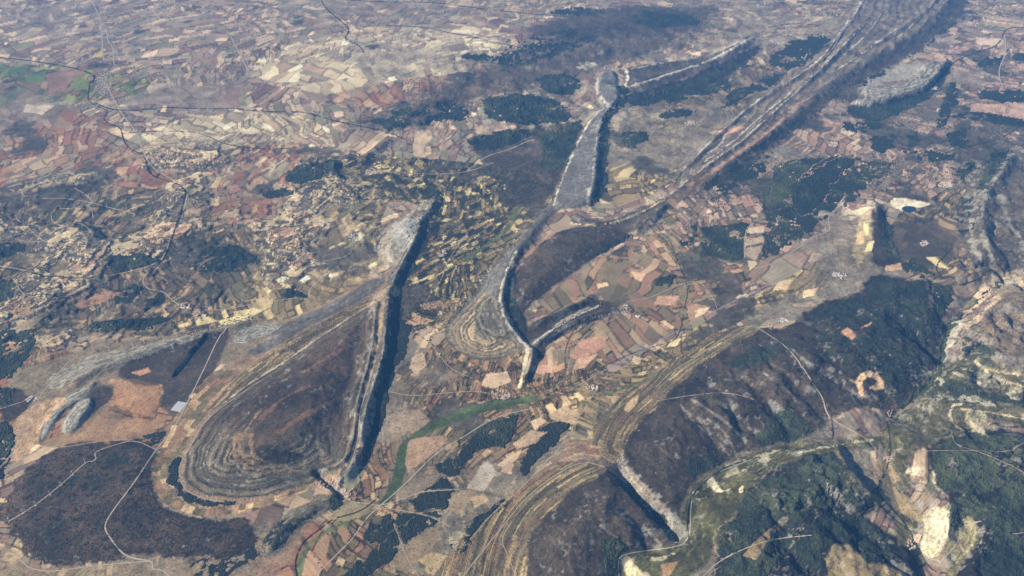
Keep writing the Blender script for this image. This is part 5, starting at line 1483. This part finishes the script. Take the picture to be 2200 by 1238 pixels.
# ------------------------------------------------------------------ limestone blocks along the crests (stuff)
def blocks(label, s, n, spread, r0, r1, z=0, col=(.46, .44, .39)):
    base = dense(P(s, z), 0, 2)
    seg = np.concatenate([[0], np.cumsum(np.hypot(*np.diff(base, axis=0).T))])
    t = rng.random(n) * seg[-1]
    x = np.interp(t, seg, base[:, 0]) + rng.normal(0, spread, n)
    y = np.interp(t, seg, base[:, 1]) + rng.normal(0, spread, n)
    zz = zat(x, y)
    r = r0 + (r1 - r0) * rng.random(n) ** 2
    cube = np.array([[-1, -1, -.6], [1, -1, -.6], [1, 1, -.6], [-1, 1, -.6], [-.7, -.7, 1], [.7, -.7, 1], [.7, .7, 1], [-.7, .7, 1]])
    vv = cube[None] * (1 + .5 * (rng.random((n, 8, 3)) - .5)) * r[:, None, None]
    a = rng.random(n) * 6.28
    cx = vv[..., 0] * np.cos(a)[:, None] - vv[..., 1] * np.sin(a)[:, None]
    cy = vv[..., 0] * np.sin(a)[:, None] + vv[..., 1] * np.cos(a)[:, None]
    vv = np.stack([cx + x[:, None], cy + y[:, None], vv[..., 2] * .7 + zz[:, None]], 2).reshape(-1, 3)
    f = np.array([[0, 1, 5, 4], [1, 2, 6, 5], [2, 3, 7, 6], [3, 0, 4, 7], [4, 5, 6, 7]])
    ff = (np.arange(n)[:, None, None] * 8 + f[None]).reshape(-1, 4)
    cc = np.array(col) * (.75 + .5 * rng.random((n, 1)))
    mesh_obj('limestone_rocks', vv, ff, M_LAND, None, False, np.repeat(cc, 8, 0), 'stuff', label, 'rocks')


blocks('pale limestone blocks on the crest of the long hogback', R1, 260, 14, 3, 7, 175, (.30, .285, .25))
blocks('white limestone blocks along the horseshoe crest of the S-shaped ridge', '1110,540 1092,575 1080,610 1074,650 1087,690 1112,722 1136,748', 600, 16, 3, 9, 110, (.42, .40, .355))
blocks('pale limestone blocks on the gorge wall between the domes', '1335,975 1352,1025 1392,1070 1432,1102 1456,1142', 700, 26, 3, 8, 110, (.42, .40, .34))
blocks('pale limestone blocks on the rim of the central plateau', '1327,208 1312,228 1288,264 1281,330 1277,390 1262,442', 350, 24, 5, 12, 170, (.36, .345, .31))
blocks('limestone blocks on the double ridge', '1290,650 1232,675 1190,700 1150,738', 350, 14, 4, 11, 60)

# ------------------------------------------------------------------ villages
RED, PALEROOF, SHED = 0, 1, 2


def house_mesh(kind):
    mats = [(M_WALL, M_ROOF), (M_WALL, M_ROOF2), (M_WHITE, M_ROOF3)][kind]
    w, l, h, r = ((5, 8, 6, 2.6), (5.5, 7, 5.5, 2.2), (8, 17, 5, 1.8))[kind]
    e = .5
    vv = [(-w, -l, -2), (w, -l, -2), (w, l, -2), (-w, l, -2), (-w, -l, h), (w, -l, h), (w, l, h), (-w, l, h), (0, -l, h + r), (0, l, h + r),
          (-w - e, -l - e, h - .25), (-w - e, l + e, h - .25), (w + e, -l - e, h - .25), (w + e, l + e, h - .25), (0, -l - e, h + r + .1), (0, l + e, h + r + .1)]
    ff = [(0, 1, 5, 4), (1, 2, 6, 5), (2, 3, 7, 6), (3, 0, 4, 7), (4, 5, 8), (6, 7, 9), (10, 14, 15, 11), (14, 12, 13, 15)]
    me = bpy.data.meshes.new('house')
    me.from_pydata(vv, [], ff)
    for m in mats:
        me.materials.append(m)
    me.polygons.foreach_set('material_index', [0, 0, 0, 0, 0, 0, 1, 1])
    me.update()
    return me


HM = [house_mesh(k) for k in range(3)]
HV = [np.array([v.co[:] for v in m.vertices]) for m in HM]


def place(px, py):
    x, y = at(px, py)
    for _ in range(3):
        z = float(zat(x, y))
        x, y = at(px, py, z)
    return x, y, float(zat(x, y))


# centre, half size, how many, share of sheds, size, description
VILL = [
    ((706, 1040), (26, 9), 34, .05, 1.1, 'the gorge mouth village'),
    ((748, 1062), (20, 13), 30, .05, 1.1, 'the lower gorge mouth hamlet'),
    ((1078, 850), (20, 9), 48, .1, 1.15, 'the valley village amid green meadows'),
    ((1273, 835), (13, 8), 22, .15, 1.15, 'the golden valley hamlet'),
    ((1340, 661), (11, 6), 20, .1, 1.15, 'the village ending the double ridge'),
    ((1370, 680), (8, 4), 6, .5, 1.3, 'the farm below the double ridge'),
    ((1803, 590), (15, 8), 34, .2, 1.2, 'the village below the golden terraces'),
    ((1684, 689), (9, 4), 8, .9, 1.1, 'the farm above the big dome'),
    ((1908, 986), (10, 6), 24, .05, 1.05, 'the village below the big dome'),
    ((1913, 889), (9, 6), 12, .05, 1.05, 'the hamlet at the valley fork'),
    ((1958, 1168), (9, 14), 22, .05, 1.0, 'the village under the bare spur'),
    ((68, 857), (14, 7), 8, .4, 1.2, 'the farm near the left edge'),
    ((398, 656), (14, 7), 16, .1, 1.3, 'the upper left country village'),
    ((428, 676), (16, 6), 16, .3, 1.3, 'the lower left country village'),
]
nh = 0
for (cx, cy), (rx, ry), n, shed, sc_, lb in VILL:
    th0 = rng.random() * 3.14
    for q in range(n):
        a, r_ = rng.random() * 6.283, rng.random() ** .6
        x, y, z = place(cx + rx * r_ * math.cos(a), cy + ry * r_ * math.sin(a))
        kd = SHED if rng.random() < shed else int(rng.random() < .5)
        o = bpy.data.objects.new('house' if kd < 2 else 'shed', HM[kd])
        COL.objects.link(o)
        o.location = (x, y, z)
        o.rotation_euler = (0, 0, th0 + (rng.random() < .4) * 1.57 + rng.normal(0, .15))
        s_ = 1.35 * sc_ * (.8 + .5 * rng.random())
        o.scale = (s_, s_ * (.8 + .5 * rng.random()), s_)
        look = ('small red-roofed house', 'small pale-roofed house', 'long white-roofed shed')[kd]
        side = ('upper' if math.sin(a) < 0 else 'lower') + ' ' + ('left' if math.cos(a) < 0 else 'right')
        where = ('in the middle of' if r_ < .55 else 'on the ' + side + ' side of') + ' ' + lb
        tag(o, look + ' ' + where, 'house' if kd < 2 else 'shed', 'buildings of ' + lb)
        nh += 1
FARV = [((224, 178), (20, 26), 420, 'pale clustered roofs of the far town by the river'), ((445, 28), (16, 6), 60, 'pale roofs of a far village in the red fields'),
        ((683, 238), (14, 8), 70, 'pale roofs of the river village beyond the red slopes'), ((758, 88), (18, 6), 50, 'pale roofs of a far village in the pale plain'),
        ((872, 174), (14, 5), 40, 'pale roofs of a far village above the red slopes'), ((800, 370), (16, 7), 60, 'pale roofs of the village among the dark plots'),
        ((1012, 76), (14, 5), 40, 'pale roofs of a far riverside village'), ((1076, 91), (14, 5), 40, 'pale roofs of a second far riverside village'),
        ((1054, 21), (16, 4), 40, 'pale roofs of a village near the top edge'), ((1308, 146), (14, 5), 40, 'pale roofs of the village by the far quarry'),
        ((1482, 264), (12, 5), 40, 'pale roofs of the village in the central basin'), ((1417, 423), (14, 6), 40, 'pale roofs of the village in the ridge gap'),
        ((2032, 397), (16, 6), 60, 'pale roofs of the village on the right plain'), ((1985, 523), (9, 6), 30, 'pale roofs of the village under the golden terraces'),
        ((2090, 50), (16, 7), 50, 'pale roofs of a far village at top right'), ((2020, 88), (10, 4), 30, 'pale roofs of a village below the far ridge'),
        ((1790, 310), (12, 5), 40, 'pale roofs of a village in the pink plain'), ((2010, 190), (10, 4), 30, 'pale roofs of the village right of the pale mesa'),
        ((1665, 90), (14, 5), 30, 'pale roofs of a far village left of the long ridge'), ((535, 158), (10, 4), 24, 'pale roofs at the end of the straight far road'),
        ((758, 507), (10, 4), 20, 'pale roofs of the hamlet among scattered fields'), ((950, 545), (12, 8), 24, 'pale roofs scattered right of the hogback'),
        ((1640, 12), (14, 8), 40, 'pale roofs of the farthest village in the blue haze')]
for (cx, cy), (rx, ry), n, lb in FARV:
    n = int(n * 1.4)
    rx, ry = rx * .95, ry * 1.1
    vs, fs = [], []
    th0 = rng.random() * 3.14
    for q in range(n):
        a, r_ = rng.random() * 6.283, rng.random() ** .6
        x, y, z = place(cx + rx * r_ * math.cos(a), cy + ry * r_ * math.sin(a))
        b = HV[int(rng.random() * 2.3)]
        s_ = 1.45 * (.8 + .6 * rng.random())
        an = th0 + (rng.random() < .4) * 1.57
        c_, s2 = math.cos(an), math.sin(an)
        vs.append(np.stack([(b[:, 0] * c_ - b[:, 1] * s2) * s_ + x, (b[:, 0] * s2 + b[:, 1] * c_) * s_ + y, b[:, 2] * s_ + z], 1))
        k = q * 16
        fs += [(k, k + 1, k + 5, k + 4), (k + 1, k + 2, k + 6, k + 5), (k + 2, k + 3, k + 7, k + 6), (k + 3, k, k + 4, k + 7), (k + 10, k + 14, k + 15, k + 11), (k + 14, k + 12, k + 13, k + 15)]
    o = mesh_obj('village_roofs', np.vstack(vs), fs, [M_WALL, M_ROOF2, M_ROOF3], None, False, None, 'stuff', lb, 'village')
    mi = np.tile([0, 0, 0, 0, 1, 1], n)
    mi[4::6] = mi[5::6] = np.where(rng.random(n) < .25, 2, 1)
    o.data.polygons.foreach_set('material_index', mi.astype(np.int32))


# ------------------------------------------------------------------ wind turbines
def tube(prof, seg=8):
    vs = [(r_ * math.cos(2 * math.pi * k / seg), r_ * math.sin(2 * math.pi * k / seg), z) for r_, z in prof for k in range(seg)]
    fs = [(a * seg + k, a * seg + (k + 1) % seg, (a + 1) * seg + (k + 1) % seg, (a + 1) * seg + k) for a in range(len(prof) - 1) for k in range(seg)]
    return vs, fs


def simple(name, vs, fs, mat):
    me = bpy.data.meshes.new(name)
    me.from_pydata(vs, [], fs)
    me.materials.append(mat)
    me.update()
    return me


HUB = 72
tv, tf = tube([(3.4, -3), (2.9, 20), (2.2, 55), (1.7, HUB)])
ME_TOWER = simple('tower', tv, tf, M_WHITE)
nv = [(x, y, z) for y in (-4.5, 7) for x, z in ((-2, -1.6), (2, -1.6), (2.2, 1.6), (-2.2, 1.6))]
nf_ = [(0, 1, 2, 3), (7, 6, 5, 4), (0, 4, 5, 1), (1, 5, 6, 2), (2, 6, 7, 3), (3, 7, 4, 0)]
ME_NAC = simple('nacelle', nv, nf_, M_WHITE)
hv, hf = tube([(.3, 3.2), (1.5, 2.2), (1.9, 0), (1.6, -1)])
hv = [(x, -z, y) for x, y, z in hv]
ME_HUB = simple('hub', hv, hf, M_WHITE)
bl = []
for r_, c_, tkn in ((1, 1.2, 1.2), (7, 2.4, .8), (20, 1.7, .5), (36, .5, .15)):
    bl += [(-c_ * .4, -tkn / 2, r_), (c_ * .6, -tkn / 3, r_), (c_ * .6, tkn / 3, r_), (-c_ * .4, tkn / 2, r_)]
bf = [(a * 4 + k, a * 4 + (k + 1) % 4, a * 4 + 4 + (k + 1) % 4, a * 4 + 4 + k) for a in range(3) for k in range(4)] + [(12, 13, 14, 15)]
ME_BLADE = simple('blade', bl, bf, M_WHITE)
pv, pf = tube([(14, -2), (14, 1.2), (0.1, 1.4)], 10)
ME_PAD = simple('gravel_pad', pv, pf, M_TRACK)
ORD = ['first', 'second', 'third', 'fourth', 'fifth', 'sixth', 'seventh', 'eighth', 'ninth', 'tenth', 'eleventh', 'twelfth', 'thirteenth']
TURB = [
    ('white wind turbine beside the winding scrub track, {} from the copse', 'turbines on the winding scrub track', '183,994 157,1020 132,1044 108,1063 77,1086 50,1103 20,1121'),
    ('white wind turbine on the cuesta, {} from the straight road junction', 'turbines along the cuesta', '540,688 512,694 484,702 452,707 400,712 376,718 336,729 310,737 286,746 262,744 236,754'),
    ('white wind turbine on the mesa tracks, {} from the left edge', 'turbines on the left mesas', '25,509 36,469 60,519 88,514 93,426 130,448 132,521 165,452 200,468 230,445 290,458'),
]
first = True
for lab, grp, s_ in TURB:
    for k, q in enumerate(s_.split()):
        px, py = map(float, q.split(','))
        x, y, z = place(px, py)
        e = bpy.data.objects.new('wind_turbine', None)
        COL.objects.link(e)
        e.location = (x, y, z)
        yaw = R(25) + rng.normal(0, .08)
        e.rotation_euler = (0, 0, yaw)
        tag(e, lab.format(ORD[k]), 'wind turbine', grp)
        ph = rng.random() * 2.09
        for nm, me, loc, rot in (('tower', ME_TOWER, (0, 0, 0), None), ('gravel_pad', ME_PAD, (0, 0, 0), None), ('nacelle', ME_NAC, (0, 0, HUB + 1.6), None), ('hub', ME_HUB, (0, -4.6, HUB + 1.6), None)) + tuple(('blade', ME_BLADE, (0, -5.4, HUB + 1.6), ph + t * 2.0944) for t in range(3)):
            o = bpy.data.objects.new(nm, me)
            COL.objects.link(o)
            o.parent = e
            o.location = loc
            if rot is not None:
                o.rotation_euler = (0, rot, 0)

# ------------------------------------------------------------------ solar farm, barn, pond
x, y, z = place(385, 874)
e = bpy.data.objects.new('solar_farm', None)
COL.objects.link(e)
e.location = (x, y, z)
e.rotation_euler = (0, 0, R(-14))
tag(e, 'pale rectangular solar farm beside the straight road near the orange fields', 'solar farm')
pv = [(-75, -3, .8), (75, -3, .8), (75, 3, 4.2), (-75, 3, 4.2), (-75, -3, .5), (75, -3, .5), (75, 3, 3.9), (-75, 3, 3.9)]
pf = [(0, 1, 2, 3), (7, 6, 5, 4), (0, 4, 5, 1), (1, 5, 6, 2), (2, 6, 7, 3), (3, 7, 4, 0)]
ME_ROW = simple('panel_row', pv, pf, M_PANEL)
xs_, ys_ = np.meshgrid(np.linspace(-88, 88, 9), np.linspace(-105, 105, 9))
ca, sa = math.cos(R(-14)), math.sin(R(-14))
zz = zat(x + xs_ * ca - ys_ * sa, y + xs_ * sa + ys_ * ca) - z + 2.5
gy = np.arange(8)[:, None] * 9 + np.arange(8)[None]
gq = np.stack([gy, gy + 1, gy + 10, gy + 9], 2).reshape(-1, 4)
mesh_obj('gravel_yard', np.stack([xs_.ravel(), ys_.ravel(), zz.ravel()], 1), gq, plain_mat('yard_gravel', (.42, .41, .38)), e)
for k in range(13):
    o = bpy.data.objects.new('panel_row', ME_ROW)
    COL.objects.link(o)
    o.parent = e
    yy = -92 + k * 15.5
    o.location = (0, yy, float(zat(x - yy * sa, y + yy * ca)) - z + 3)
for nm, s_, lb in (('pond', '1936,449 1942,444 1955,443 1967,446 1968,451 1958,457 1944,456', 'dark blue pond in the pale quarry on the right plain'),):
    p = np.array([place(*map(float, q.split(',')))[:2] for q in s_.split()])
    p = dense(p, 0, 2, True)
    zw = zat(*p.T).max() + 4
    c_ = p.mean(0)
    vv = np.vstack([np.column_stack([p, np.full(len(p), zw)]), [[*c_, zw]]])
    k = np.arange(len(p))
    ff = np.stack([k, (k + 1) % len(p), np.full(len(p), len(p))], 1)
    mesh_obj(nm, vv, ff, M_WATER, None, False, None, 'structure', lb, 'pond')

# ------------------------------------------------------------------ the air
zmin = float(H.min())
xm = float(np.abs(X).max()) + 2000
bx0, bx1, by0, by1, bz0, bz1 = -xm, xm, min(float(Y.min()), 0) - 3000, float(Y.max()) + 2000, zmin - 5, CAM_H + 150
vv = [(a, b, c) for c in (bz0, bz1) for b in (by0, by1) for a in (bx0, bx1)]
ff = [(0, 2, 3, 1), (4, 5, 7, 6), (0, 1, 5, 4), (2, 6, 7, 3), (0, 4, 6, 2), (1, 3, 7, 5)]
hz = bpy.data.materials.new('haze')
hz.use_nodes = True
ht = hz.node_tree
ht.nodes.remove(ht.nodes['Principled BSDF'])
pvn = ht.nodes.new('ShaderNodeVolumePrincipled')
pvn.inputs['Color'].default_value = (.13, .42, 1.0, 1)
pvn.inputs['Density'].default_value = 0.95e-5
pvn.inputs['Anisotropy'].default_value = 0.0
ht.links.new(pvn.outputs[0], ht.nodes['Material Output'].inputs['Volume'])
me = simple('haze', vv, ff, hz)
o = bpy.data.objects.new('haze', me)
COL.objects.link(o)
tag(o, 'thin blue haze filling the air over the whole landscape', 'haze', None, 'stuff')
print('houses', nh, 'objects', len(bpy.data.objects), 'tris', sum(sum(max(0, l - 2) for l in [3]) * 0 + len(m.loops) - 2 * len(m.polygons) for m in bpy.data.meshes))
